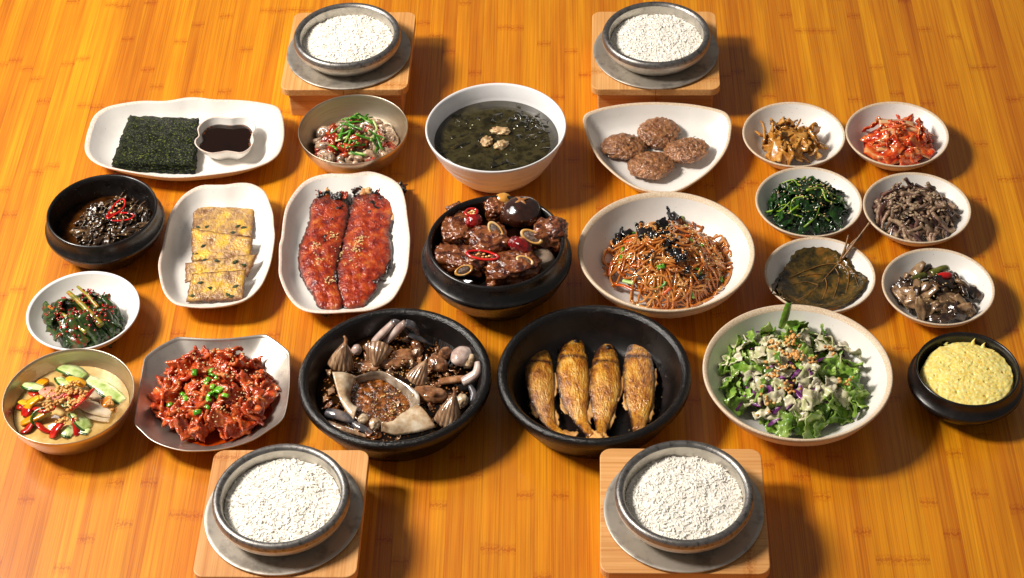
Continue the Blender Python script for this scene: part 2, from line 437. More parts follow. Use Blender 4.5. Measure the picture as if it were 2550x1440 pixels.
def to_local(vf):
    """re-centre world-space geometry on its own base point; returns geometry and location"""
    n = len(vf[0]); c = sum((Vector(v) for v in vf[0]), Vector()) / n; z = min(v[2] for v in vf[0]); c = Vector((c.x, c.y, z))
    return ([Vector(v) - c for v in vf[0]], vf[1]), c
def wthing(name, vf, mat, label, cat, group=None, smooth=True):
    g, c = to_local(vf); return thing(name, g, mat, label, cat, group, loc=c, smooth=smooth)

# ------------------------------------------------------------------ table
M_table = wood('bamboo_varnished', [(196, 111, 3), (207, 127, 8), (217, 142, 14)], streak=150, rough=0.42, coat=0.4, vary=0.13, dark=0.8)
yaw = math.radians(-2.4)
tb = obj('table_top', mesh('table_core', *slab(rrect(-1.1, 1.1, -1.0, 1.25, (0.01,) * 4, 2), -0.032, -0.0201), M_table, False), rot=(0, 0, yaw)); tb['kind'] = 'structure'
SW = 0.0187
sv, sf = slab(rrect(-SW / 2 + 0.00004, SW / 2 - 0.00004, -1.0, 1.25, (0.0002,) * 4, 1), -0.02, 0.0, 0.00012)
sm = mesh('strip', sv, sf, M_table, False)
for i in range(-52, 53):
    obj('strip', sm, tb, loc=(i * SW, U(-0.0, 0.0), -U(0, 0.00012)))

# ------------------------------------------------------------------ crockery materials
M_white = glaze('cream_glaze', (236, 231, 224), 0.32)
M_white2 = glaze('white_melamine', (236, 234, 234), 0.28, speck=False)
M_rimtan = food('bare_tan_rim', [(196, 166, 130), (218, 194, 164), (232, 216, 196)], s=700, rough=0.55, bump=0.3, bs=1500, bd=0.0004, vary=0.0)
M_rimpink = food('bare_pinkish_rim', [(216, 186, 164), (230, 208, 192), (238, 224, 214)], s=420, rough=0.5, bump=0.25, bs=1500, bd=0.0004, vary=0.0)
M_black = food('black_glazed_clay', [(14, 12, 12), (20, 17, 17), (30, 25, 24)], s=90, rough=0.3, rv=0.08, bump=0.12, bs=1400, bd=0.0004, vary=0.0, spec=0.6)
M_clay = food('dark_brown_clay', [(10, 7, 7), (16, 12, 11), (30, 20, 17)], s=40, rough=0.3, rv=0.06, bump=0.3, bs=900, bd=0.0006, vary=0.0)
M_clayrim = food('grainy_black_clay', [(8, 6, 6), (14, 11, 10), (26, 20, 18)], s=500, rough=0.24, bump=0.6, bs=900, bd=0.001, vary=0.0, spec=0.6)
M_steelbowl = steel('brushed_champagne_steel', (206, 192, 170), 0.40, 0.03, stretch=(0.2, 0.2, 4), s=140, dark=0.93)
M_steelplate = steel('scratched_steel', (200, 192, 182), 0.42, 0.03, s=50, dark=0.93, bump=0.05, metal=0.95)
M_alu = steel('cast_aluminium', (206, 200, 190), 0.48, 0.05, s=70, dark=0.88, bump=0.1, bs=1800, metal=0.8)
M_alurim = steel('worn_dark_aluminium', (150, 146, 142), 0.38, 0.06, s=220, dark=0.7, bump=0.3, bs=1600, metal=0.9)
M_saucer = steel('stained_steel', (190, 182, 170), 0.48, 0.07, s=45, dark=0.78, bump=0.1, metal=0.75)
M_stand = wood('light_bamboo', [(196, 134, 72), (214, 156, 92), (226, 174, 112)], streak=300, rough=0.5, vary=0.05, coat=0.0, dark=0.95)

SMALL = [(0, .002), (.030, 0), (.033, .001), (.045, .008), (.058, .021), (.0632, .0283), (.065, .0312), (.0648, .0324), (.0637, .0328), (.0617, .0312), (.056, .023), (.046, .013), (.034, .0078), (.02, .006), (0, .0055)]
small_in = interp([(0, .0055), (.02, .006), (.034, .0078), (.046, .013), (.056, .023), (.0617, .0312), (.09, .0312)])
BIG = [(0, .003), (.045, .0), (.049, .0), (.052, .003), (.075, .018), (.094, .038), (.1010, .0505), (.104, .0562), (.1037, .058), (.102, .0586), (.0976, .0540), (.092, .044), (.078, .0285), (.06, .017), (.04, .0115), (0, .010)]
big_in = interp([(0, .010), (.04, .0115), (.06, .017), (.078, .0285), (.092, .044), (.0988, .0562), (.2, .0562)])
PAN = [(0, .002), (.078, 0), (.084, .003), (.094, .02), (.100, .036), (.1012, .0395), (.1062, .0425), (.1077, .0470), (.1070, .0515), (.1040, .0543), (.1000, .0543), (.0968, .0515), (.0935, .0450), (.089, .030), (.080, .014), (.070, .0095), (0, .009)]
pan_in = interp([(0, .009), (.07, .0095), (.08, .014), (.089, .03), (.093, .044), (.2, .05)])
def sbowl(R_, h): return [(0, .001), (.5 * R_, 0), (.64 * R_, .003), (.83 * R_, .31 * h), (.94 * R_, .62 * h), (.99 * R_, .88 * h), (R_, .985 * h), (.9965 * R_, h), (.984 * R_, .986 * h), (.97 * R_, .88 * h), (.917 * R_, .64 * h), (.806 * R_, .355 * h), (.63 * R_, .13 * h), (.43 * R_, .078 * h), (0, .066 * h)]
def POT(R_, h, B, zb): # rim radius/height, belt radius/height
    return [(0, .001), (.62 * R_, 0), (.68 * R_, .003), (B * .90, zb * .62), (B * .975, zb * .90), (B, zb - .002), (B, zb + .0015), (B * .985, zb + .0035), (R_ * 1.045, zb + .0045), (R_ * 1.012, h - .006), (R_, h - .0015), (R_ * .985, h), (R_ * .955, h - .0008), (R_ * .935, h - .006), (R_ * .90, h * .55), (R_ * .80, h * .22), (R_ * .6, h * .14), (0, h * .13)]
def plateN(h): return [(0, .0015), (.58, .0), (.64, .002), (.84, .42 * h), (.955, .80 * h), (.985, .90 * h), (1.0, .965 * h), (.997, h), (.982, 1.012 * h), (.953, .955 * h), (.885, .68 * h), (.79, .38 * h), (.69, .27 * h), (.5, .235 * h), (0, .22 * h)]

# ------------------------------------------------------------------ seven small white dishes
small = [((.366, .230), 'small white dish of amber pickled radish slices', 0.3), ((.496, .222), 'small white dish of red cabbage kimchi', 1.2), ((.367, .100), 'small white dish of dark green seasoned spinach', 2.0),
         ((.496, .081), 'small white dish of purplish brown fern stems', 3.1), ((.362, -.030), 'small white dish of marinated perilla leaves', 4.0), ((.496, -.058), 'small white dish of braised aubergine with a red chilli', 5.0)]
SM = []
for (x, y), lb, rz in small:
    o = dish('side_dish_plate', SMALL, (x, y, 0), M_white, (5, 9), M_rimtan, rz=rz); tag(o, lb, 'dish', 'small white side dishes'); SM.append(Vector((x, y, 0)))
o = dish('side_dish_plate', [(a * 1.02, b) for a, b in SMALL], (-.503, -.039, 0), M_white, (6, 9), M_white2, rz=.5); tag(o, 'small white dish of dark leaf kimchi with yellow stalks', 'dish', 'small white side dishes')
SM.append(Vector((-.503, -.039, 0)))

# ------------------------------------------------------------------ two wide cream bowls, two clay pans
C_nood = Vector((.183, -.004, 0)); C_salad = Vector((.310, -.208, 0))
tag(dish('wide_bowl', BIG, C_nood, M_white, (6, 10), M_rimtan, rz=1.0), 'wide cream bowl with a tan rim holding brown glass noodles', 'bowl', 'wide cream bowls')
tag(dish('wide_bowl', BIG, C_salad, M_white, (6, 10), M_rimtan, rz=2.4), 'wide cream bowl with a tan rim holding green salad', 'bowl', 'wide cream bowls')
C_crab = Vector((-.134, -.185, 0)); C_fish = Vector((.087, -.193, 0))
def grain(o, am, fq):
    me = next(c for c in o.children if c.name.startswith('rim')).data
    nn = [v.normal.copy() for v in me.vertices]
    for v, n_ in zip(me.vertices, nn): v.co = v.co + n_ * (am * FB(v.co * fq, 2))
    me.update(); return o
def clay_pan(c, rz):
    o = empty('clay_pan', c, rz)
    obj('body', mesh('body', *join([lathe(PAN, None, 96, None, 0, 5), lathe(PAN, None, 96, None, 11)]), M_clay), o)
    lip = smoothpath([Vector((a, b, 0)) for a, b in PAN[5:12]], 4); obj('rim', mesh('rim', *lathe([(p.x, p.y) for p in lip], None, 420), M_clayrim), o)
    return grain(o, .00042, 620)
tag(clay_pan(C_crab, 0), 'round dark clay pan holding soy marinated crab', 'pan', 'dark clay pans')
tag(clay_pan(C_fish, 2.0), 'round dark clay pan holding four fried fish', 'pan', 'dark clay pans')

# ------------------------------------------------------------------ steel bowls
C_whelk = Vector((-.1945, .2618, 0)); C_must = Vector((-.497, -.1896, 0))
tag(dish('steel_bowl', sbowl(.0702, .045), C_whelk, M_steelbowl, (5, 9), M_steelbowl), 'brushed steel bowl of seasoned whelks and spring onion', 'bowl', 'brushed steel bowls')
tag(dish('steel_bowl', sbowl(.0729, .047), C_must, M_steelbowl, (5, 9), M_steelbowl, rz=1.3), 'brushed steel bowl of cold vegetables in yellow mustard broth', 'bowl', 'brushed steel bowls')

# ------------------------------------------------------------------ white soup bowl, ribbed outside
C_soup = Vector((-.012, .220, 0))
pr = [(0, .004), (.040, .004), (.041, 0), (.045, 0), (.0468, .005)]
for i in range(26):
    t = i / 25; z = .006 + t * .058; r = .0475 + (.0862 - .0475) * (t ** .62); r += .0006 * math.sin(t * 26) * (1 if t < .8 else .2); pr.append((r, z))
pr += [(.0880, .0695), (.0884, .0715), (.0880, .0726), (.0868, .0727), (.0850, .0705), (.080, .055), (.072, .036), (.058, .018), (.04, .009), (0, .008)]
tag(dish('soup_bowl', pr, C_soup, M_white2, (31, 36), M_white2), 'deep white bowl of dark seaweed soup with ribbed outside', 'bowl')

# ------------------------------------------------------------------ black stone pots
C_stew = Vector((-.493, .103, 0)); C_rib = Vector((-.0165, -.002, 0)); C_egg = Vector((.4985, -.208, 0))
tag(dish('stone_pot', POT(.067, .063, .0726, .041), C_stew, M_black, (9, 13), M_black), 'black stone pot of stewed dried greens with red chilli rings', 'pot', 'black stone pots')
tag(dish('stone_pot', POT(.0805, .082, .0886, .056), C_rib, M_black, (9, 13), M_black), 'large black stone pot of braised short ribs', 'pot', 'black stone pots')
tag(dish('stone_pot', POT(.0571, .050, .0635, .030), C_egg, M_black, (9, 13), M_black), 'small black stone pot of yellow steamed egg', 'pot', 'black stone pots')

# ------------------------------------------------------------------ plates with traced outlines
def traced(name, s, ox, oy, pts, z, mid, prof, mat, rim, rimmat, label, cat, group=None, n=128, zf=None, rnd_in=False):
    f = crop(s, ox, oy); c = f(mid[0], mid[1], z); o = polar([f(x, y, z) for x, y in pts], c)
    if rnd_in:
        o1 = o; mean = sum(o1(k * .1) for k in range(63)) / 63
        o = lambda a, r: mean + (o1(a) - mean) * min(1, r) ** 2.5
        o.two = True
    return tag(dish(name, prof, (c.x, c.y, 0), mat, rim, rimmat, o, n, zf), label, cat, group), Vector((c.x, c.y, 0)), o
NORI = [(50,680),(75,520),(110,420),(135,350),(200,260),(330,180),(550,125),(760,95),(1000,98),(1150,88),(1290,70),(1450,70),(1620,85),(1850,82),(2050,95),(2250,130),(2400,175),(2460,260),(2490,400),(2490,560),(2450,700),(2380,790),(2250,870),(2000,950),(1700,1005),(1400,1030),(1000,1030),(700,1000),(450,950),(250,890),(110,800)]
EGGP = [(60,960),(62,850),(100,700),(130,560),(165,420),(230,290),(310,185),(420,110),(520,78),(640,80),(760,82),(880,68),(1000,75),(1100,115),(1160,170),(1200,260),(1235,370),(1245,500),(1255,620),(1230,800),(1195,930),(1130,1090),(1050,1200),(960,1270),(850,1310),(700,1335),(520,1340),(350,1325),(230,1300),(140,1225),(90,1120)]
POLL = [(55,1000),(55,880),(55,720),(75,640),(95,480),(125,360),(190,240),(270,140),(340,90),(430,55),(540,38),(640,40),(760,40),(870,25),(960,35),(1080,80),(1150,120),(1210,180),(1250,300),(1270,450),(1285,560),(1295,680),(1285,850),(1265,970),(1210,1100),(1130,1230),(1030,1300),(900,1345),(700,1360),(500,1365),(330,1345),(230,1300),(160,1230),(100,1130)]
TRI = [(65,350),(75,290),(110,245),(200,205),(350,160),(600,115),(850,90),(1100,82),(1350,90),(1600,110),(1850,150),(2040,195),(2130,240),(2180,310),(2205,400),(2195,520),(2170,660),(2110,800),(2020,930),(1900,1060),(1750,1180),(1560,1300),(1400,1370),(1280,1395),(1150,1385),(980,1360),(800,1300),(600,1180),(420,1030),(280,880),(170,680),(100,500)]
OCT = [(560,88),(700,95),(900,108),(1100,105),(1300,85),(1500,60),(1560,72),(1650,130),(1740,200),(1800,260),(1810,350),(1810,500),(1805,650),(1785,820),(1760,940),(1740,990),(1690,1050),(1560,1140),(1400,1240),(1200,1310),(1000,1350),(800,1365),(600,1360),(400,1310),(250,1240),(150,1150),(75,1075),(65,1030),(90,850),(120,650),(150,480),(175,340),(200,300),(300,220),(400,160),(500,110)]
SAU = [(1430,430),(1480,360),(1560,310),(1660,290),(1780,300),(1850,305),(1930,295),(2030,300),(2100,340),(2140,400),(2140,450),(2110,490),(2110,530),(2120,590),(2090,660),(2030,710),(1960,735),(1870,725),(1780,715),(1690,730),(1600,740),(1500,715),(1430,670),(1395,620),(1400,570),(1440,530),(1435,480)]
wave = lambda k, am, ph: (lambda a, r: am * r ** 3 * math.sin(k * a + ph))
o, C_nori, _ = traced('oblong_plate', 4.904, 200, 230, NORI, .029, (1270, 560), plateN(.029), M_white, (5, 9), M_rimpink, 'long wavy cream plate with roasted seaweed and a sauce dish', 'plate', 'wavy oblong plates', zf=wave(5, .0012, .4))
o, C_eggs, _ = traced('oblong_plate', 4.1156, 380, 440, EGGP, .031, (650, 720), plateN(.031), M_white, (5, 9), M_rimpink, 'wavy cream plate holding four egg battered beef slices', 'plate', 'wavy oblong plates', zf=wave(5, .0012, 1.4))
o, C_poll, _ = traced('oblong_plate', 3.789, 680, 420, POLL, .031, (670, 720), plateN(.031), M_white, (5, 9), M_rimpink, 'wavy cream plate holding red grilled pollock', 'plate', 'wavy oblong plates', zf=wave(5, .0012, 2.4))
o, C_tri, _ = traced('triangular_plate', 5.76, 1440, 240, TRI, .034, (1170, 640), plateN(.034), M_white, (5, 9), M_rimtan, 'rounded triangular cream plate holding four meat patties', 'plate')
OCTP = [(0, .001), (.45, .0005), (.56, .0028), (.68, .007), (.8, .013), (.9, .020), (.985, .0272), (1.0, .0292), (1.0, .0303), (.988, .0302), (.97, .0275), (.88, .0205), (.78, .0148), (.67, .0090), (.56, .0048), (.45, .0027), (0, .0025)]
o, C_pork, _ = traced('steel_plate', 4.5, 320, 820, OCT, .030, (950, 700), OCTP, M_steelplate, (6, 10), M_steelplate, 'eight sided scratched steel plate of red stir fried pork', 'plate', n=160, rnd_in=True)
SAUP = [(0, .0005), (.55, 0), (.62, .0015), (.85, .012), (.97, .0215), (1, .0238), (.985, .0245), (.955, .0235), (.88, .0155), (.76, .0075), (.6, .0045), (0, .004)]
f3 = crop(4.904, 200, 230)
c = f3(1770, 520, .0315); OS = polar([f3(x, y, .0315) for x, y in SAU], c); C_sau = Vector((c.x, c.y, .0068))
tag(dish('sauce_dish', SAUP, C_sau, M_white, (4, 7), M_rimpink, OS, 96), 'small four lobed white dish of soy sauce', 'dish')

# ------------------------------------------------------------------ rice sets
BH = .051
hw, hd = .0835, .0855
pl_me = [mesh('plank', *slab(rrect(-hw, -.0001, -hd, hd, (.001, .012, .012, .001)), 0, .011), M_stand, False, True), mesh('plank', *slab(rrect(.0001, hw, -hd, hd, (.012, .001, .001, .012)), 0, .011), M_stand, False, True)]
def panel_me(wd, th, ht):
    # fibres along the panel's length: built along local Y
    return mesh('panel', *slab(rrect(-th / 2, th / 2, -wd / 2, wd / 2, (.002,) * 4, 2), 0, ht), M_stand, False, True)
pa = panel_me(.150, .012, .0398); pb = panel_me(.128, .012, .0398)
SAUC = [(0, .0012), (.060, .0012), (.0815, .0012), (.0824, .002), (.0826, .0032), (.0820, .0038), (.078, .0030), (.066, .0022), (.060, .0020), (0, .0020)]
sa_me = mesh('saucer', *lathe(SAUC, n=96), M_saucer, recalc=True)
POTB = [(0, .0022), (.052, .0022), (.0565, .0035), (.0600, .008), (.0645, .0130), (.0690, .0170), (.0708, .0215), (.0712, .0255), (.0708, .0290), (.0692, .0320), (.0662, .0332), (.0632, .0318), (.0618, .0295), (.0612, .026), (.060, .010), (.056, .006), (0, .0055)]
pot_me = mesh('body', *join([lathe(POTB, n=96, i1=7), lathe(POTB, n=96, i0=12)]), M_alu)
prim_me = mesh('rim', *lathe(POTB, n=96, i0=7, i1=12), M_alurim)
M_rice = food('cooked_rice', [(236, 230, 217), (245, 241, 232)], s=160, rough=0.5, bump=0.0, vary=0.0, spec=0.3)
def rice_mesh(seed):
    rr = random.Random(seed); parts = []
    h = lambda x, y: .0232 + .0030 * N3(x * 48, y * 48, seed) + .0012 * N3(x * 170, y * 170, seed + 4) - .0060 * (math.hypot(x, y) / .0585) ** 3
    V = []; F = []
    nr, na = 14, 40
    for i in range(nr + 1):
        for k in range(na):
            a = 2 * pi * k / na; r = .0600 * i / nr; x, y = r * math.cos(a), r * math.sin(a); V.append(Vector((x, y, h(x, y) + .0005)))
    for i in range(nr):
        for k in range(na): F.append((i * na + k, (i + 1) * na + k, (i + 1) * na + (k + 1) % na, i * na + (k + 1) % na))
    ring = [(-.5, .35), (-.3, .82), (0, 1.0), (.3, .86), (.5, .4)]
    for i in range(2100):
        r = .0592 * math.sqrt(rr.random()); a = rr.uniform(0, 2 * pi); x, y = r * math.cos(a), r * math.sin(a)
        z = h(x, y) + rr.uniform(-.0007, .0006)
        M = Euler((rr.gauss(0, .3), rr.gauss(0, .22), rr.uniform(0, 6.3))).to_matrix(); L_ = rr.uniform(.0052, .0070); w_ = rr.uniform(.00120, .00142); bd = rr.uniform(-.0004, .0004)
        o = len(V); c = Vector((x, y, z))
        for (t, q) in ring:
            for k in range(6):
                an = k * pi / 3; V.append(c + M @ Vector((t * L_, math.cos(an) * q * w_ + bd * (1 - 4 * t * t), math.sin(an) * q * w_ * .85)))
        for r_ in range(4):
            for k in range(6): F.append((o + r_ * 6 + (k + 1) % 6, o + (r_ + 1) * 6 + (k + 1) % 6, o + (r_ + 1) * 6 + k, o + r_ * 6 + k))
        F.append((o, o + 1, o + 2, o + 3, o + 4, o + 5)); F.append(tuple(o + 29 - k for k in range(6)))
    return mesh('cooked_rice', V, F, M_rice)
rices = [rice_mesh(k) for k in (3, 8, 14, 21)]
sets = [((-.2035, .4205), (-.2040, .414), -.062, 0, 'behind the steel bowl of whelks'), ((.2020, .394), (.2030, .388), -.068, 0, 'behind the triangular plate of patties'),
        ((-.2475, -.3735), (-.2465, -.377), -.055, 0, 'in front of the clay pan of crab'), ((.1670, -.3925), (.1675, -.395), -.060, pi / 2, 'in front of the clay pan of fish')]
for i, ((sx, sy), (px_, py_), rz, gr, where) in enumerate(sets):
    st = tag(empty('wooden_stand', (sx, sy, 0), rz + gr), 'square light bamboo pot stand ' + where, 'stand', 'bamboo pot stands')
    for pm in pl_me: obj('plank', pm, st, loc=(0, 0, .0400))
    for s in (-1, 1):
        obj('panel', pa, st, loc=(0, s * .0695, 0), rot=(0, 0, pi / 2)); obj('panel', pb, st, loc=(s * .069, 0, 0))
    tag(obj('saucer', sa_me, loc=(px_, py_, BH)), 'round grey steel saucer under the rice pot ' + where, 'saucer', 'steel saucers')
    p = tag(empty('rice_pot', (px_, py_, BH), U(0, 6)), 'grey cast metal pot of white rice ' + where, 'pot', 'rice pots')
    obj('body', pot_me, p); obj('rim', prim_me, p)
    tag(obj('cooked_rice', rices[i], loc=(px_, py_, BH), rot=(0, 0, i * 1.7)), 'steamed white rice filling the pot ' + where, 'rice', 'pots of rice', 'stuff')

# ================================================================== food
M_sesame = food('sesame', [(214, 176, 112), (236, 208, 150)], s=300, rough=0.4, bump=0, vary=0)
M_bsesame = food('black_sesame', [(16, 13, 12), (34, 28, 26)], s=300, rough=0.35, bump=0, vary=0)
M_nuts = food('chopped_nuts', [(188, 118, 50), (222, 160, 84), (240, 196, 126)], s=260, rough=0.45, bump=0.3, bs=900, vary=0)
M_herb = food('dried_herb', [(22, 34, 12), (52, 70, 24)], s=300, rough=0.7, bump=0, vary=0)
M_scal = food('spring_onion', [(24, 74, 10), (62, 128, 24), (130, 180, 66)], s=55, rough=0.25, bump=0.15, bs=400, vary=0.35, stretch=(0.5, 3, 3))
M_scalp = food('pale_spring_onion', [(120, 168, 66), (190, 212, 130), (222, 232, 180)], s=60, rough=0.25, bump=0.1, vary=0.2)
M_redc = food('red_chilli', [(158, 6, 6), (204, 16, 12), (222, 40, 26)], s=60, rough=0.15, bump=0.05, coat=0.6, vary=0.1)
M_pith = food('chilli_pith', [(222, 120, 60), (240, 190, 120), (248, 226, 170)], s=260, rough=0.35, bump=0.3, vary=0.1)
EDG = 0.0004

# ------------------------------------------------------------------ roasted seaweed and soy sauce
M_nori = food('roasted_laver', [(3, 4, 2), (9, 12, 4), (24, 34, 8), (120, 128, 44)], s=420, rough=0.16, bump=1.0, bs=330, bd=0.005, vary=0.15, spread=0.2, spec=0.26, det=3)
q = [f3(590, 290, .02), f3(1440, 320, .02), f3(1385, 890, .02), f3(385, 860, .02)]
cq = sum(q, Vector()) / 4
for k in range(12):
    z = .0076 + k * .00108; G = []; j = [Vector((U(-.0016, .0016), U(-.0016, .0016), 0)) for _ in range(4)]
    sl = Vector((0, -.0045 * (1 - k / 11) ** 2, 0))
    n_ = 26
    for a in range(n_ + 1):
        u = a / n_; row = []
        for b in range(n_ + 1):
            v = b / n_
            p = (q[0] + j[0]) * (1 - u) * (1 - v) + (q[1] + j[1]) * u * (1 - v) + (q[2] + j[2]) * u * v + (q[3] + j[3]) * (1 - u) * v
            d = p - cq + sl; e = 0.0012 * N3(u * 9, v * 9, k * 3.3)
            if a in (0, n_): d.x += 0.0026 * N3(v * 17, k, 1.5)
            if b in (0, n_): d.y += 0.0026 * N3(u * 17, k, 4.5)
            row.append(Vector((d.x, d.y, e * (.5 if k < 11 else 1) + .0006 * N3(u * 31, v * 31, k) * (k > 8))))
        G.append(row)
    o = thing('seaweed_sheet', solid_grid(G, .0005), M_nori, 'topmost roasted seaweed sheet of the dark green stack' if k == 11 else 'lowest roasted seaweed sheet of the stack, slid forward on the plate' if k == 0 else 'crisp dark green roasted seaweed sheet inside the square stack', 'seaweed', 'roasted seaweed sheets', loc=(cq.x, cq.y, z))
M_soy = food('soy_sauce', [(20, 5, 1), (26, 7, 2)], s=40, rough=0.06, bump=0, vary=0, spec=0.6)
zs = C_sau.z + .0150
V, F = lathe([(0, -.008), (.55, -.008), (.868, -.0002), (.868, 0), (.8, .0001), (0, 0)], OS, 96)
thing('soy_sauce', (V, F), M_soy, 'dark soy sauce in the small four lobed dish', 'sauce', loc=(C_sau.x, C_sau.y, zs), recalc=True)
M_bub = food('sauce_bubble', [(150, 70, 20), (190, 110, 50)], s=200, rough=0.1, bump=0, vary=0)
Vb = []; Fb = []
for i in range(46):
    a = U(.4, pi + .9) if i < 34 else U(-.5, .4); r = OS(a) * U(.80, .86); s_ = U(.0004, .0009); Vi, Fi = ico(1); o_ = len(Vb)
    Vb += [Vector((C_sau.x + r * math.cos(a), C_sau.y + r * math.sin(a), zs + .0002)) + v * s_ for v in Vi]; Fb += [tuple(x + o_ for x in f_) for f_ in Fi]
stuff('sauce_bubbles', (Vb, Fb), M_bub, 'tiny brown bubbles at the edge of the soy sauce', 'bubbles')
fl = crop(4.904, 200, 230); C0 = Vector((C_nori.x, C_nori.y, 0))

# ------------------------------------------------------------------ whelks
M_whelk = food('whelk_meat', [(74, 56, 50), (140, 112, 92), (196, 164, 132), (92, 74, 72)], s=160, rough=0.22, bump=0.4, bs=500, coat=0.3, vary=0.25, stretch=(1, 1, 2.5))
M_whelkr = food('sauced_whelk', [(96, 14, 4), (168, 44, 12), (204, 110, 56)], s=160, rough=0.2, bump=0.6, bs=420, bd=.0016, coat=0.4, vary=0.3)
def whelk(seed, mat):
    r_ = random.Random(seed); pts = []; tt = r_.uniform(1.1, 1.5)
    for i in range(16):
        t = i / 15; a = t * tt * 2 * pi; rr_ = .0075 * (1 - .75 * t); pts.append(Vector((rr_ * math.cos(a), rr_ * math.sin(a), .006 * t)))
    return mesh('whelk', *tube(pts, lambda t: .0058 * (1 - .62 * t) * (1 + .18 * N3(t * 9, seed, 0)) * min(1, .45 + t * 5), 10), mat)
wv = [whelk(s, M_whelk) for s in range(4)]; wr = [whelk(s + 7, M_whelkr) for s in range(3)] + [mesh('sauced', *blob(.008, .006, .005, s, .35, 2.2), M_whelkr) for s in range(3)]
whelk_in = interp([(0, .003), (.03, .0035), (.044, .006), (.0565, .016), (.0642, .029), (.2, .035)])
hd_ = dome(.052, .034, .75)
cw = C_whelk + Vector((.000, -.004, 0)); OB = []
OB += heap('whelk', wv, 44, cw, .009, .050, hd_, 'grey brown whelk in the steel bowl of spring onion', 'whelk', 'whelks in the steel bowl', lift=(.45, .95), tilt=.6, jit=.9, rmin=.35, dishin=(C_whelk, whelk_in, .058))
OB += heap('sauced_whelk', wr, 46, cw, .009, .047, hd_, 'whelk piece coated in red chilli sauce', 'whelk', 'sauced whelks in the steel bowl', lift=(.5, 1.0), tilt=.6, jit=.9, dishin=(C_whelk, whelk_in, .058))
sv_ = []
for s in range(7):
    L_ = U(.018, .034); bnd = U(-.4, .4)
    pts = [Vector((L_ * (t / 7 - .5), bnd * L_ * ((t / 7 - .5) ** 2), .0012 * N3(t * .5, s, 0))) for t in range(8)]
    sv_.append(mesh('scallion', *tube(pts, lambda t: .0017, 7, flat=.7), M_scal if s < 5 else M_scalp))
OB += heap('scallion_piece', sv_, 38, cw + Vector((.004, .004, 0)), .0135, .040, dome(.050, .035, .7), 'cut green spring onion strip on the whelks', 'spring onion', 'spring onion on whelks', lift=(.92, 1.04), jit=.3, tilt=.8, dishin=(C_whelk, whelk_in, .058))
sf_ = surface(OB, cw, .05, lambda r: .012)
stuff('sesame_seeds', grains(46, cw, sf_, .0014, .040, 5), M_sesame, 'pale sesame seeds scattered on the whelks', 'sesame')

# ------------------------------------------------------------------ seaweed soup
M_broth = food('seaweed_broth', [(16, 14, 4), (36, 31, 12), (62, 55, 30), (30, 26, 8)], s=60, rough=0.07, bump=0.12, bs=130, bd=.001, vary=0, spread=.2)
M_wakame = food('wakame', [(10, 10, 4), (26, 24, 8), (58, 46, 14)], s=120, rough=0.14, bump=0.3, bs=300, coat=0.3, vary=0.35)
zb = .0515
thing('soup_broth', lathe([(0, -.02), (.058, -.033), (.0705, -.018), (.0782, -.0002), (.0782, 0), (.06, .0001), (0, 0)], n=96), M_broth, 'murky dark green seaweed broth in the deep white bowl', 'soup', loc=(C_soup.x, C_soup.y, zb), recalc=True)
wk = [mesh('wakame', *flake(s, U(.02, .038), U(.006, .013), .0006, bend=U(-.5, .5), wav=.0022, wf=120, nu=12, nv=5, edge=.5, ef=4, twist=U(-.3, .3)), M_wakame) for s in range(8)]
for i in range(74):
    r = .070 * math.sqrt(U(.02, 1)); a = U(0, 2 * pi)
    if i % 3 == 0: a = U(-.2, 1.2); r = U(.04, .070)
    o = obj('wakame_leaf', wk[i % 8], loc=(C_soup.x + r * math.cos(a), C_soup.y + r * math.sin(a), zb + U(-.0018, .0001)), rot=(U(-.06, .06), U(-.06, .06), U(0, 6.3)), scale=U(.6, 1.1))
    settle(o, C_soup, lambda r: 0.0, .0760); tag(o, 'soft dark seaweed leaf floating in the soup', 'seaweed', 'seaweed leaves in the soup')
M_beef = food('boiled_beef', [(150, 106, 70), (196, 160, 112), (214, 188, 140)], s=140, rough=0.35, bump=0.8, bs=420, bd=.0015, coat=.2, vary=.1)
fs = crop(4.8, 1040, 190)
for i, (x, y, a, b, rz, lb) in enumerate([(990, 655, .0125, .0062, -.25, 'pale flat boiled beef piece at the middle of the soup'), (825, 780, .0085, .0072, 1.2, 'beige wedge of boiled beef floating in the soup'), (1000, 820, .0095, .0065, .5, 'brown crumbly boiled beef piece floating in the soup')]):
    p = fs(x, y, zb + .002); thing('beef_piece', blob(a, b, .0042, i + 3, .4, 2.3, 4), M_beef, lb, 'beef', 'beef pieces in the soup', loc=p, rot=(0, 0, rz))
M_fat = food('fat_drop', [(210, 200, 150), (236, 230, 196)], s=100, rough=.1, bump=0, vary=0)
stuff('fat_drops', grains(12, C_soup, lambda x, y: zb, .0012, .062, 9, asp=(1, 1, .25), tilt=.02, off=.0002), M_fat, 'small pale drops of fat on the seaweed soup', 'fat')

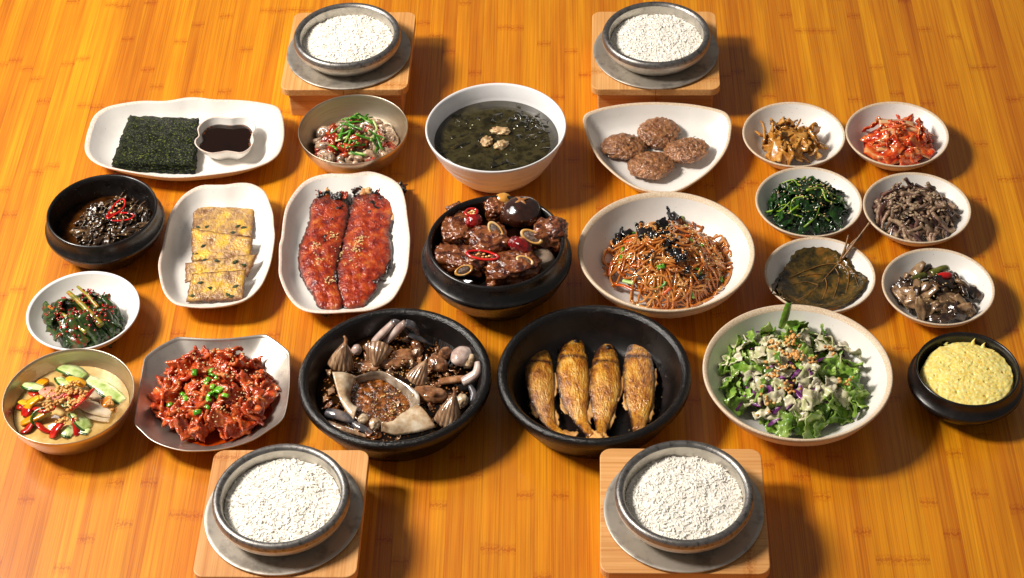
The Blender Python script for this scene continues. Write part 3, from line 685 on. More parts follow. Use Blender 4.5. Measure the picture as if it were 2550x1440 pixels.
# ------------------------------------------------------------------ meat patties
M_patty = food('grilled_minced_meat', [(92, 44, 18), (130, 80, 46), (160, 110, 72), (178, 108, 42)], s=130, rough=0.2, bump=1.0, bs=420, bd=.0026, coat=.4, vary=.08, spread=.2)
fp = crop(5.76, 1440, 240)
for i, (x, y, a, b, rz, ti, lb) in enumerate([(655, 720, .0292, .0240, .1, (0, .12), 'dark glazed meat patty at the pointed left corner of the plate'), (1160, 528, .0280, .0252, .4, (.12, 0), 'round meat patty behind the other three on the plate'),
                                   (1535, 812, .0300, .0240, -.35, (0, -.22), 'meat patty leaning on the front patty, side exposed'), (1050, 995, .0284, .0262, .2, (-.04, 0), 'meat patty in front of the other three on the plate')]):
    p = fp(x, y, .0165)
    V, F = blob(a, b, .0088, i * 2 + 1, .1, 1.3, 5, fn=lambda v, n: v + n * (.0021 * FB(v * 300 + Vector((i, 0, 0)), 3)))
    thing('meat_patty', (V, F), M_patty, lb, 'patty', 'grilled meat patties', loc=(p.x, p.y, .0168 + (.003 if i == 2 else 0)), rot=(ti[0], ti[1], rz))
pt = [o for o in col.objects if o.name.startswith('meat_patty')]
sf_ = surface(pt, C_tri, .06, lambda r: .0090 if r < .06 else .012)
stuff('herb_flakes', grains(150, C_tri, sf_, .00085, .055, 17, ex=1.05, ey=.75, asp=(1.3, .6, .25)), M_herb, 'dark green herb flakes sprinkled over the patties', 'herbs')

# ------------------------------------------------------------------ pickled radish
M_radish = food('pickled_radish', [(136, 80, 20), (186, 126, 48), (212, 160, 86)], s=90, rough=0.24, bump=0.25, bs=260, coat=.25, sss=.15, vary=.22)
rv_ = [mesh('radish', *flake(s, U(.020, .030), U(.013, .020), .0022, bend=U(-1.5, 1.5), wav=.002, wf=90, nu=8, nv=5, edge=.35, taper=(lambda u: .55 + .45 * (1 - u) / 2) if s % 2 else None, twist=U(-.5, .5)), M_radish) for s in range(9)]
c_ = SM[0] + Vector((-.004, -.004, 0)); h_ = dome(.038, .034, .7)
OB = heap('radish_slice', rv_, 52, c_, .010, .036, h_, 'amber pickled radish slice in the small white dish', 'radish', 'pickled radish slices', lift=(.25, 1.0), jit=1.0, tilt=.8, dishin=(SM[0], small_in, .0535))
stuff('black_sesame_seeds', grains(70, c_, surface(OB, c_, .05, small_in), .0014, .032, 3, off=.0004), M_bsesame, 'black sesame seeds dotted over the radish slices', 'sesame')

# ------------------------------------------------------------------ cabbage kimchi
M_kim = food('kimchi_leaf', [(150, 16, 4), (206, 58, 14), (226, 112, 44), (226, 164, 104)], s=70, rough=0.2, bump=0.5, bs=260, bd=.0014, coat=.35, vary=.15, stretch=(.5, 2, 2), sss=.1)
M_kimw = food('kimchi_rib', [(206, 90, 34), (226, 168, 110), (236, 204, 160)], s=60, rough=0.2, bump=0.4, bs=240, coat=.35, vary=.12, stretch=(.35, 2.5, 1), sss=.15)
M_kimj = food('kimchi_juice', [(150, 22, 4), (176, 34, 6)], s=50, rough=.06, bump=0, vary=0)
c_ = SM[1] + Vector((.000, -.002, 0))
thing('kimchi_juice', lathe([(0, 0), (.040, .0035), (.0415, .0048), (.0405, .0050), (0, .0048)], lambda a: 1 + .06 * math.sin(3 * a + 1), 64), M_kimj, 'thin red kimchi juice pooled in its white dish', 'juice', loc=(SM[1].x, SM[1].y, .0058))
kv = [mesh('kimchi', *flake(s + 20, U(.026, .044), U(.010, .018), .0018, bend=U(-1.0, 1.4), wav=.0035, wf=130, nu=14, nv=7, edge=.35, ef=5, twist=U(-.5, .5)), M_kim) for s in range(8)]
kw = [mesh('kimchi_rib', *flake(s + 40, U(.040, .050), U(.012, .017), .0036, bend=.5, wav=.0012, wf=160, nu=12, nv=6, cup=-.002, edge=.1), M_kimw) for s in range(4)]
kt = [mesh('kimchi_thread', *tube([Vector((.03 * (t / 8 - .5), .004 * math.sin(t * .8 + s), .002 * math.sin(t * .6 + s * 2))) for t in range(9)], .0013, 6), M_kim) for s in range(4)]
h_ = dome(.041, .030, .55, 1.05, .85)
OB = heap('kimchi_leaf', kv, 44, c_, .0095, .038, h_, 'folded red cabbage kimchi leaf in the white dish', 'kimchi', 'kimchi leaves', lift=(.3, 1.0), jit=.5, tilt=.9, yaw=(.1, .9), dishin=(SM[1], small_in, .0535))
for i, (dx, dy, dz, rz, rx) in enumerate([(-.006, -.027, .019, -.16, -.75), (-.004, -.021, .026, -.2, -.55), (-.002, -.013, .031, -.24, -.3), (.004, .004, .037, .2, 0), (.002, .016, .036, -.1, .3)]):
    OB.append(tag(obj('kimchi_rib', kw[i % 4], loc=(c_.x + dx, c_.y + dy, dz), rot=Euler((rx, .06, rz))), 'whitish cabbage rib stained with red kimchi paste', 'kimchi', 'kimchi ribs'))
OB += heap('kimchi_thread', kt, 16, c_, .0115, .032, h_, 'thin orange radish thread on the kimchi', 'radish thread', 'kimchi threads', lift=(.98, 1.05), jit=.2, dishin=(SM[1], small_in, .0535))

# ------------------------------------------------------------------ spinach
M_spin = food('cooked_spinach', [(8, 24, 7), (20, 52, 13), (46, 90, 26)], s=90, rough=0.2, bump=0.5, bs=260, coat=.25, vary=.35)
M_stem = food('spinach_stem', [(74, 120, 14), (128, 164, 34), (170, 192, 76)], s=60, rough=.2, bump=.1, coat=.2, vary=.2)
spv = [mesh('spinach', *flake(s + 60, U(.020, .034), U(.007, .014), .0007, bend=U(-1.6, 1.6), wav=.0040, wf=120, nu=14, nv=6, edge=.4, ef=4, twist=U(-.9, .9), taper=lambda u: max(.15, 1 - u * u)), M_spin) for s in range(10)]
stv = [mesh('stem', *tube(smoothpath([Vector((.012 * (t - 1.5), U(-.010, .010), U(-.002, .003))) for t in range(4)], 5), lambda t: .0013 * (1.15 - .6 * t), 7), M_stem) for s in range(7)]
c_ = SM[2] + Vector((-.001, .000, 0)); h_ = dome(.047, .034, .6)
OB = heap('spinach_leaf', spv, 190, c_, .0095, .046, h_, 'limp dark green spinach leaf in the small dish', 'spinach', 'spinach leaves', lift=(.35, 1.02), jit=.7, tilt=.9, dishin=(SM[2], small_in, .0535))
OB += heap('spinach_stalk', stv, 13, c_, .0095, .043, h_, 'thin yellow green spinach stem in the small dish', 'spinach', 'spinach stems', lift=(.9, 1.04), jit=.3, tilt=.9, dishin=(SM[2], small_in, .0535))
stuff('sesame_seeds', grains(70, c_, surface(OB, c_, .05, small_in), .0014, .039, 6), M_sesame, 'sesame seeds scattered over the spinach', 'sesame')

# ------------------------------------------------------------------ fern stems
M_fern = food('seasoned_fern', [(92, 66, 54), (146, 116, 92), (184, 156, 124)], s=140, rough=0.35, bump=0.9, bs=420, bd=.0016, coat=.1, vary=.3)
M_fernd = food('dark_fern', [(40, 20, 20), (80, 50, 46), (118, 86, 74)], s=120, rough=0.25, bump=0.4, bs=300, coat=.2, vary=.3, stretch=(.4, 2, 2))
M_paste = food('perilla_paste', [(120, 96, 72), (164, 138, 108), (190, 168, 138)], s=160, rough=.4, bump=.8, bs=420, bd=.0015, vary=.1)
def stick(seed, L_, r0, mat, n=7, wob=.004, nm='stem', flat=1.0):
    r_ = random.Random(seed); p = smoothpath([Vector((L_ * (t / 4 - .5), r_.uniform(-wob, wob), r_.uniform(-wob, wob) * .5)) for t in range(5)], 4)
    return mesh(nm, *tube(p, lambda t: r0 * (1 + .25 * N3(t * 6, seed, 0)) * (.75 + .4 * math.sin(pi * min(1, t + .2))), n, flat=flat), mat)
fv = [stick(s, U(.022, .042), U(.0016, .0028), M_fern if s % 5 < 3 else M_fernd) for s in range(12)]
c_ = SM[3] + Vector((-.003, .001, 0)); h_ = dome(.048, .034, .6)
OB = heap('fern_stem', fv, 165, c_, .0095, .046, h_, 'dusty purplish brown fern stem in the small dish', 'fern stem', 'seasoned fern stems', lift=(.3, 1.02), jit=.45, tilt=.9, dishin=(SM[3], small_in, .0535))
stuff('seed_paste', grains(90, c_, surface(OB, c_, .05, small_in), .0019, .037, 8, asp=(1.3, .7, .35), off=.0000, sub=2), M_paste, 'crumbly beige seed paste clinging to the fern stems', 'paste')

# ------------------------------------------------------------------ perilla leaves
M_peri = food('marinated_perilla', [(28, 22, 4), (60, 48, 10), (100, 74, 18), (140, 92, 26)], s=60, rough=0.16, bump=0.9, bs=230, bd=.0014, coat=.4, vary=.2)
M_perst = food('perilla_stem', [(96, 62, 26), (140, 96, 46), (166, 124, 70)], s=120, rough=.3, bump=.4, bs=500, vary=.2)
M_perj = food('perilla_sauce', [(150, 84, 8), (190, 116, 18)], s=60, rough=.08, bump=0, vary=0)
fq = crop(4.113, 1880, 580)
LEAF = [(890,230),(800,170),(650,150),(480,155),(420,190),(350,280),(300,380),(255,500),(250,610),(320,690),(450,740),(700,765),(850,745),(1000,680),(1100,580),(1145,490),(1100,430),(980,340),(950,250)]
def onleaf(x, y):
    z = .0155
    for _ in range(12):
        p = fq(x, y, z); z = .5 * z + .5 * (max(small_in(math.hypot(p.x - SM[4].x, p.y - SM[4].y)) + .0035, .0105) + .0036)
    return fq(x, y, z)
lc = onleaf(700, 460); LO = polar([onleaf(x, y) for x, y in LEAF], lc)
thing('perilla_sauce', lathe([(0, 0), (.030, .0025), (.0385, .006), (.0375, .0066), (0, .0045)], lambda a: 1 + .05 * math.sin(2 * a), 64), M_perj, 'orange brown marinade pooled under the perilla leaves', 'sauce', loc=(SM[4].x - .002, SM[4].y - .006, .0056))
def leaf_mesh(seed, sc_, z0):
    V = []; F = []; nr, na = 12, 72
    for i in range(nr + 1):
        for k in range(na):
            a = 2 * pi * k / na; fr = i / nr; r = LO(a) * sc_ * fr * (1 + (.018 * math.sin(26 * a) if i == nr else 0))
            x, y = r * math.cos(a), r * math.sin(a)
            d = math.hypot(lc.x + x - SM[4].x, lc.y + y - SM[4].y)
            z = max(small_in(d) + .0035, .0105) + z0 + .0016 * N3(x * 90, y * 90, seed) + .0012 * N3(x * 230, y * 230, seed)
            V.append(Vector((x, y, z)))
    for i in range(nr):
        for k in range(na): F.append((i * na + k, (i + 1) * na + k, (i + 1) * na + (k + 1) % na, i * na + (k + 1) % na))
    o = len(V); V += [v - Vector((0, 0, .0007)) for v in V[:o]]
    F += [tuple(q_ + o for q_ in reversed(f_)) for f_ in F[:nr * na]]
    for k in range(na): F.append((nr * na + k, o + nr * na + k, o + nr * na + (k + 1) % na, nr * na + (k + 1) % na))
    return V, F
base_pt = fq(905, 240, .03)
for k in range(4):
    lf = empty('perilla_leaf', (lc.x, lc.y, 0), [-.22, .16, -.08, 0][k])
    tag(lf, 'dark brown marinated perilla leaf' + (' lying on top, veins showing' if k == 3 else ' stacked under the top leaf'), 'leaf', 'marinated perilla leaves')
    obj('blade', mesh('blade', *leaf_mesh(k + 1, [1.0, .97, .98, 1.0][k], k * .0012), M_peri), lf)
    L0 = lambda p: Vector((p.x - lc.x, p.y - lc.y, p.z))
    sp = [[fq(880, 270, .022), fq(920, 170, .033), fq(960, 20, .046)], [fq(890, 270, .022), fq(960, 160, .034), fq(1090, 40, .046)], [fq(900, 262, .022), fq(980, 120, .036), fq(1110, 10, .05)], [fq(895, 268, .024), fq(1000, 130, .038), fq(1180, -112, .062)]][k]
    obj('stem', mesh('stem', *tube(smoothpath([L0(p) for p in sp], 8), lambda t: .0017 - .0005 * t, 8), M_perst), lf, rot=(0, 0, -[-.22, .16, -.08, 0][k]))
    if k == 3:
        zz = onleaf
        for vn in [[(895, 268), (760, 420), (600, 590), (420, 700)], [(850, 320), (700, 330), (520, 390), (350, 460)], [(760, 425), (620, 425), (450, 450)], [(650, 540), (520, 505), (380, 530)], [(870, 320), (960, 420), (930, 620)], [(820, 360), (860, 470), (800, 680)], [(720, 470), (735, 560), (690, 680)], [(905, 300), (1000, 400), (1060, 560)]]:
            pts = []
            for (x, y) in vn:
                p = zz(x, y); d = math.hypot(p.x - SM[4].x, p.y - SM[4].y); pts.append(Vector((p.x - lc.x, p.y - lc.y, max(small_in(d) + .0035, .0105) + .0042)))
            obj('vein', mesh('vein', *tube(smoothpath(pts, 6), lambda t: .0007 * (1 - .6 * t), 6), M_perst), lf)

# ------------------------------------------------------------------ braised aubergine
M_aub = food('aubergine_flesh', [(84, 58, 38), (138, 106, 74), (176, 144, 104)], s=100, rough=0.22, bump=.5, bs=280, coat=.35, vary=.25)
M_aubd = food('aubergine_skin', [(24, 16, 12), (52, 36, 26), (92, 66, 44)], s=80, rough=0.16, bump=.3, bs=260, coat=.4, vary=.3)
M_gpep = food('cooked_green_pepper', [(60, 66, 14), (98, 100, 30), (126, 122, 52)], s=80, rough=.2, bump=.2, coat=.3, vary=.15)
av = [mesh('aubergine', *flake(s + 80, U(.024, .036), U(.010, .016), .0038, bend=U(-1.1, 1.1), wav=.002, wf=110, nu=10, nv=6, edge=.25, twist=U(-.5, .5), cup=U(-.003, .003), taper=lambda u: max(.3, 1 - .6 * u * u)), M_aub if s % 2 else M_aubd) for s in range(8)]
c_ = SM[5] + Vector((-.001, -.001, 0)); h_ = dome(.047, .031, .6)
OB = heap('aubergine_piece', av, 56, c_, .010, .042, h_, 'soft braised aubergine piece in the small dish', 'aubergine', 'braised aubergine pieces', lift=(.3, 1.0), jit=.6, tilt=.9, dishin=(SM[5], small_in, .0535))
fe = crop(4.113, 1880, 580)
gp = [mesh('pepper', *flake(s + 95, .026, .008, .0022, bend=.7, wav=.001, cup=-.002), M_gpep) for s in range(2)]
for i, (x, y, z, rz) in enumerate([(1680, 445, .034, .5), (1900, 370, .036, .5), (1960, 800, .02, -.2)]):
    tag(obj('pepper_strip', gp[i % 2], loc=fe(x, y, z), rot=(.2, .1, rz)), 'dull green pepper strip among the aubergine', 'pepper', 'pepper strips with aubergine')
p = fe(1940, 440, .040)
thing('chilli_piece', blob(.0095, .0048, .0044, 2, .06, 1.5, 3), M_redc, 'short bright red chilli on top of the aubergine', 'chilli', loc=p, rot=(0, 0, .1))
p = fe(1500, 655, .022)
thing('mushroom_slice', flake(5, .034, .009, .006, bend=.8, wav=.0008), M_aub, 'thick pale edged mushroom slice beside the aubergine', 'mushroom', loc=p, rot=(.5, .1, -1.1))
stuff('sesame_seeds', grains(26, c_, surface(OB, c_, .05, small_in), .0013, .036, 12), M_sesame, 'few sesame seeds on the braised aubergine', 'sesame')

# ------------------------------------------------------------------ dark leaf kimchi
M_mus = food('mustard_leaf', [(10, 22, 6), (30, 54, 18), (60, 86, 34), (134, 34, 12)], s=80, rough=0.24, bump=.7, bs=240, bd=.0014, coat=.18, vary=.25)
M_stalk = food('mustard_stalk', [(112, 104, 16), (160, 152, 50), (184, 92, 22)], s=70, rough=.2, bump=.25, bs=200, coat=.4, vary=.12, stretch=(.4, 2, 2))
M_chp = food('chilli_paste', [(110, 6, 4), (168, 14, 8), (204, 36, 14)], s=200, rough=.15, bump=.3, coat=.4, vary=.1)
mv = [mesh('leaf', *flake(s + 100, U(.036, .050), U(.012, .019), .0016, bend=U(.0, 1.2), wav=.0032, wf=90, nu=14, nv=7, edge=.3, ef=4, twist=U(-.5, .5), cup=U(-.005, -.001)), M_mus) for s in range(8)]
c_ = SM[6] + Vector((-.002, -.008, 0)); h_ = dome(.045, .028, .55, 1.0, 1.0)
OB = heap('mustard_leaf', mv, 84, c_, .0095, .042, h_, 'dark green kimchi leaf on the small plain white dish', 'kimchi leaf', 'dark kimchi leaves', lift=(.3, 1.0), jit=.35, tilt=.9, yaw=(-.85, .35), dishin=(SM[6], small_in, .0535))
fk = crop(6.856, 40, 670)
for i, (a, b, r0, fl_, lb) in enumerate([((890, 395, .041), (1450, 960, .037), .0038, .75, 'thick yellow green kimchi stalk across the dark leaves'), ((1050, 300, .042), (1400, 660, .043), .0023, .8, 'thin pointed kimchi stalk at the back of the dark leaves'), ((560, 640, .036), (1200, 1080, .036), .0028, .8, 'reddish kimchi stalk at the front of the dark leaves')]):
    p0, p1 = fk(*a), fk(*b); m_ = (p0 + p1) / 2 + Vector((0, 0, .003))
    OB.append(wthing('kimchi_stalk', tube(smoothpath([p0, m_, p1], 8), lambda t: r0 * (.75 + .4 * t), 10, flat=fl_), M_stalk, lb, 'stalk', 'kimchi stalks'))
stuff('chilli_flakes', grains(120, c_, surface(OB, c_, .05, small_in), .0019, .040, 14, asp=(1, .8, .4), off=.0003), M_chp, 'red chilli flakes stuck to the dark kimchi leaves', 'chilli flakes')

# ------------------------------------------------------------------ stewed greens in the stone pot
M_stbr = food('stew_broth', [(40, 18, 4), (76, 40, 10), (104, 60, 18)], s=60, rough=.06, bump=.08, bs=160, vary=0)
M_green = food('stewed_greens', [(24, 15, 8), (62, 42, 24), (112, 82, 50)], s=120, rough=.18, bump=.6, bs=300, bd=.0014, coat=.3, vary=.35, stretch=(.4, 2, 2))
zb = .033
thing('stew_broth', lathe([(0, -.016), (.045, -.016), (.0596, -.0002), (.0596, 0), (0, .0001)], n=64), M_stbr, 'thin brown broth in the stewed greens pot', 'broth', loc=(C_stew.x, C_stew.y, zb), recalc=True)
gv = [mesh('greens', *flake(s + 120, U(.022, .038), U(.004, .009), .0010, bend=U(-1, 1), wav=.004, wf=140, nu=12, nv=4, edge=.4, twist=U(-1.2, 1.2)), M_green) for s in range(7)] + [stick(s + 30, U(.02, .03), .0017, M_green) for s in range(4)]
c_ = C_stew + Vector((.012, -.004, 0)); h_ = dome(.052, .016, .6, .95, 1.1)
OB = heap('stewed_leaf', gv, 220, c_, zb - .002, .050, h_, 'limp dark brown stewed leaf in the stone pot', 'greens', 'stewed leaves', lift=(.2, 1.05), jit=.5, tilt=.8, yaw=(.8, .9), ey=1.05, ex=.95, dishin=(C_stew, lambda r: 0.0, .0585))
fg = crop(5.333, 90, 420)
def ring_thing(name, pts, r, label, z):
    V, F = tube(smoothpath(pts, 6, True), r, 8, True, flat=.8)
    g, c0 = to_local((V, F)); rt = empty(name, c0); tag(rt, label, 'chilli', 'red chilli rings in the stew'); obj('wall', mesh('wall', g[0], g[1], M_redc), rt)
    m_ = sum(pts, Vector()) / len(pts)
    for i in range(5):
        q_ = m_ + (pts[i * 2 % len(pts)] - m_) * U(.3, .6); obj('seed', mesh('seed', *blob(.0016, .0012, .0006, i, .1, 1, 2), M_pith), rt, loc=q_ - c0)
ring_thing('chilli_ring', [fg(x, y, .050) for x, y in [(1150, 405), (1180, 440), (1165, 510), (1090, 580), (1000, 640), (955, 660), (945, 630), (1000, 540), (1070, 450)]], .0013, 'upright red chilli ring leaning on the stewed greens', .05)
ring_thing('chilli_ring', [fg(x, y, .049) for x, y in [(950, 655), (1000, 610), (1120, 590), (1240, 595), (1300, 625), (1260, 665), (1150, 690), (1020, 692)]], .0013, 'flat red chilli ring lying on the stewed greens', .049)
stuff('sesame_seeds', grains(22, c_, surface(OB, c_, .05, lambda r: zb), .0013, .036, 21), M_sesame, 'few sesame seeds in the stewed greens', 'sesame')

# ------------------------------------------------------------------ egg battered slices
M_jeon = food('egg_batter', [(120, 76, 34), (160, 118, 74), (196, 152, 84), (222, 172, 52), (236, 200, 78)], s=60, rough=.18, bump=.9, bs=380, bd=.0026, coat=.2, vary=.06, spread=.2)
add_tone(M_jeon, (104, 52, 18), 90)
fj = crop(4.1156, 380, 440)
for i, (qd, zf_, zn, lb) in enumerate([([(415, 300), (1045, 335), (1020, 620), (412, 610)], .0115, .0115, 'egg battered beef slice, farthest of four, lying flat'), ([(400, 535), (1030, 635), (1008, 850), (402, 870)], .0205, .0130, 'egg battered beef slice second of four, browned edge'),
                                   ([(338, 885), (1078, 795), (975, 1020), (335, 1090)], .0225, .0140, 'egg battered slice with dark herb strips, set askew'), ([(405, 1000), (958, 958), (928, 1262), (345, 1285)], .0240, .0135, 'egg battered beef slice lying over the askew one')]):
    c4 = [fj(*qd[0], zf_), fj(*qd[1], zf_), fj(*qd[2], zn), fj(*qd[3], zn)]; G = []; n1, n2 = 34, 22
    for a in range(n1 + 1):
        u = a / n1; row = []
        for b in range(n2 + 1):
            v = b / n2; p = c4[0] * (1 - u) * (1 - v) + c4[1] * u * (1 - v) + c4[2] * u * v + c4[3] * (1 - u) * v
            e = .0016; p = p + Vector((e * N3(v * 7, u * 3, i) * (a in (0, n1)), e * N3(u * 9, v * 3, i + 7) * (b in (0, n2)), .0010 * N3(u * 6, v * 5, i * 3) + .0006 * N3(u * 21, v * 17, i * 3)))
            row.append(p)
        G.append(row)
    V, F = solid_grid(G, lambda a, b: .0048 * (1 - .5 * (max(abs(2 * a - 1), abs(2 * b - 1)) ** 14)))
    ed = [min(1, .15 + max(abs(2 * (k // (n2 + 1)) / n1 - 1), abs(2 * (k % (n2 + 1)) / n2 - 1)) ** 9) for k in range((n1 + 1) * (n2 + 1))] * 2
    ob = wthing('battered_slice', (V, F), M_jeon, lb, 'beef slice', 'egg battered beef slices'); tone(ob.data, ed)
sl = [o for o in col.objects if o.name.startswith('battered_slice')]
bpy.context.view_layer.update()
lv = [mesh('leaf', *flake(s + 300, U(.004, .010), U(.0018, .0034), .0004, wav=.001, wf=300, edge=.8, ef=5, nu=8, nv=3, taper=lambda u: max(.1, 1 - abs(u) ** 1.5)), M_herb) for s in range(4)]
ssf = surface(sl, C_eggs, .1, lambda r: .012)
for (x, y) in [(460, 490), (540, 485), (870, 480), (930, 495), (820, 545), (520, 715), (430, 775), (855, 820), (850, 900), (660, 895), (935, 920), (540, 885), (490, 1110), (850, 1135), (590, 1150), (770, 1200), (800, 1215), (400, 1215)]:
    p = fj(x, y, .019); z = ssf(p.x - C_eggs.x, p.y - C_eggs.y)
    tag(obj('chive_piece', rnd.choice(lv), loc=(p.x, p.y, z + .0005), rot=(0, 0, U(-.8, .8)), scale=1.45), 'dark green chive piece fried into the egg batter', 'chive', 'chive pieces in the batter')

# ------------------------------------------------------------------ grilled pollock
M_poll = food('red_grilled_fish', [(92, 10, 2), (146, 32, 4), (186, 65, 9), (206, 114, 40)], s=85, rough=.3, bump=.8, bs=380, bd=.0024, spec=.3, coat=.4, vary=0.04, spread=.2)
M_char = food('charred', [(8, 5, 5), (24, 12, 10), (60, 24, 14)], s=120, rough=.3, bump=.8, bs=400, bd=.0014, coat=.2, vary=.2)
M_skin = food('fish_skin_edge', [(150, 78, 30), (206, 150, 92), (226, 186, 132)], s=90, rough=.3, bump=.3, vary=.1)
add_tone(M_poll, (20, 8, 6), 110)
fo = crop(3.789, 680, 420)
def fillet(Lp, Rp, thick, seed, zz=.0085):
    lp = smoothpath([fo(x, y, zz + thick * .5) for x, y in Lp], 7); rp = smoothpath([fo(x, y, zz + thick * .5) for x, y in Rp], 7); G = []; T = {}
    m = len(lp); nv = 22
    for i in range(m):
        row = []
        for j in range(nv + 1):
            u = j / nv; p = lp[i].lerp(rp[i], u); e = 1 - abs(2 * u - 1) ** 3.2; fr = i / (m - 1); endf = min(1, fr * 9 + .25, (1 - fr) * 9 + .25)
            hgt = (thick * (.45 + .55 * e) * endf) * (1 + .16 * N3(p.x * 130, p.y * 70, seed)) + .0013 * FB(Vector((p.x * 260, p.y * 170, seed)), 2)
            hgt = max(.0015, hgt + .0016 * FB(Vector((p.x * 90, p.y * 40, seed + 5)), 2))
            d = Vector(((1 if u > .5 else -1) * .0040 * N3(p.y * 170, u, seed + 3) if u in (0, 1) else 0, 0, 0))
            row.append(Vector((p.x + d.x, p.y, zz + hgt / 2))); T[(i, j)] = hgt
        G.append(row)
    tn = [min(1, abs(2 * (k % (nv + 1)) / nv - 1) ** 7 * .9 + max(0, 1 - (k // (nv + 1)) / (m - 1) * 6) * .9 + max(0, ((k // (nv + 1)) / (m - 1) - .9) * 6) + .36) for k in range(m * (nv + 1))] * 2
    return solid_grid(G, lambda a, b: T[(round(a * (m - 1)), round(b * nv))]) + (tn,)
LL = [(265,150),(330,300),(345,420),(320,560),(270,680),(240,800),(245,920),(270,1020),(320,1110),(390,1210),(420,1290),(500,1330)]
LR = [(700,190),(712,320),(714,420),(692,560),(660,680),(632,800),(604,920),(598,1020),(612,1110),(640,1210),(660,1290),(620,1330)]
RL = [(780,140),(740,290),(722,400),(702,520),(664,680),(638,800),(612,920),(602,1020),(610,1110),(642,1210),(662,1290),(700,1325)]
RR = [(1265,130),(1215,280),(1150,420),(1110,560),(1110,700),(1118,850),(1080,960),(1010,1040),(990,1120),(930,1200),(880,1260),(890,1300)]
pf = tag(empty('grilled_pollock', (C_poll.x, C_poll.y, .008)), 'split whole pollock grilled in red chilli glaze', 'grilled fish')
for nm, (a, b), s_ in (('fillet', (LL, LR), 2), ('fillet', (RL, RR), 5)):
    V, F, tn = fillet(a, b, .0088, s_); obj(nm, tone(mesh(nm, [v - Vector(pf.location) for v in V], F, M_poll), tn), pf)
for i, (x, y, a, b, c2, rz) in enumerate([(310, 195, .006, .0045, .004, .6), (500, 205, .0042, .010, .005, .1), (430, 215, .006, .003, .004, .5), (520, 290, .0042, .010, .004, .2), (600, 340, .0065, .005, .003, .4), (560, 470, .0025, .007, .002, -.4), (820, 200, .006, .004, .004, .2), (980, 230, .007, .008, .004, .5), (950, 330, .010, .008, .004, .4), (920, 410, .0055, .006, .003, .2), (1080, 170, .008, .010, .006, -.6), (1130, 170, .008, .004, .005, -.4), (1050, 240, .010, .004, .004, .7), (1090, 900, .0035, .009, .003, -.2), (980, 1040, .011, .0028, .003, .25), (480, 1295, .010, .004, .003, -.35), (710, 1250, .006, .004, .003, .1), (480, 620, .003, .008, .002, .1), (590, 1000, .002, .008, .002, .1)]):
    p = fo(x, y, .020); q_ = Vector((p.x, p.y, .0195 if 100 < y < 1240 else .014)) - Vector(pf.location)
    obj('charred_patch', mesh('charred_patch', *flake(i + 500, b * 2.4, a * 1.7, .0016, wav=.0035, wf=170, nu=12, nv=8, edge=.7, ef=4, taper=lambda u: max(.12, 1 - abs(u) ** 2.2)), M_char), pf, loc=q_ - Vector((0, 0, .0042)), rot=(U(-.2, .2), U(-.2, .2), rz + pi / 2))
for pts in ([(1215, 215), (1175, 360), (1110, 500), (1060, 580), (1070, 660), (1100, 710)],):
    obj('skin_edge', mesh('skin_edge', *tube(smoothpath([Vector(fo(x, y, .0125)) - Vector(pf.location) for x, y in pts], 6), lambda t: .0030 * (1 - .5 * t), 8, flat=.6), M_skin), pf)
for i, (x, y, L_, W_, rx, rz) in enumerate([(315, 200, .012, .010, .5, .5), (400, 225, .013, .009, .7, -.2), (480, 235, .016, .009, .9, .1), (515, 210, .015, .006, 1.1, 1.3), (590, 255, .014, .011, .5, .1), (665, 235, .010, .010, .6, -.4), (790, 200, .012, .010, .6, .4), (870, 205, .014, .010, .5, 0), (960, 240, .016, .012, .6, .3), (1040, 215, .014, .010, .8, -.5), (1090, 170, .016, .011, .8, -.9), (1150, 175, .016, .010, .7, .5), (1215, 180, .016, .009, .6, -1.0), (1180, 240, .014, .008, .5, -1.2)]):
    p0 = fo(x, y, .020) - Vector(pf.location)
    obj('spur', mesh('spur', *flake(i + 700, L_, W_, .0016, bend=U(-.8, .8), wav=.004, wf=190, nu=10, nv=7, edge=.7, ef=5, twist=U(-.4, .4)), (M_char, M_poll, M_char, M_skin)[i % 4]), pf, loc=p0 + Vector((0, 0, -.003)), rot=(rx, U(-.3, .3), rz))
fobs = [o for o in pf.children]
spo = []
for (x, y, r) in [(790, 680, .014), (830, 640, .012), (780, 750, .010), (400, 700, .010), (560, 610, .010), (540, 1040, .012), (720, 850, .02), (450, 850, .02), (640, 760, .02)]:
    p = fo(x, y, .02); spo.append((p.x - C_poll.x, p.y - C_poll.y, r))
stuff('sesame_seeds', grains(210, C_poll, surface(fobs, C_poll, .1, lambda r: .0095), .0014, .05, 31, spots=spo), M_sesame, 'pale sesame seeds sprinkled over the grilled pollock', 'sesame')

# ------------------------------------------------------------------ braised short ribs
M_rib = food('braised_beef', [(38, 12, 4), (94, 40, 15), (146, 84, 42), (112, 46, 16)], s=95, rough=.14, bump=.9, bs=330, bd=.002, coat=.6, vary=.12, spread=.17)
M_bone = food('bone', [(198, 130, 40), (222, 170, 96), (232, 206, 168)], s=60, rough=.3, bump=.2, coat=.3, vary=.15)
M_marrow = food('marrow', [(38, 22, 16), (92, 66, 52), (140, 112, 92)], s=420, rough=.3, bump=.8, bs=900, vary=.1)
M_jus = food('rib_sauce', [(24, 9, 3), (38, 16, 6)], s=50, rough=.08, bump=0, vary=0)
M_shii = food('shiitake_cap', [(20, 8, 5), (46, 20, 11), (72, 36, 20)], s=50, rough=.16, bump=.25, bs=120, bd=.002, coat=.6, vary=.05)
M_shcut = food('shiitake_flesh', [(150, 90, 44), (196, 138, 80)], s=160, rough=.35, bump=.4, vary=.1)
M_juj = food('jujube', [(66, 2, 2), (122, 6, 6), (158, 20, 12)], s=60, rough=.12, bump=.6, bs=110, bd=.004, coat=.7, vary=.1)
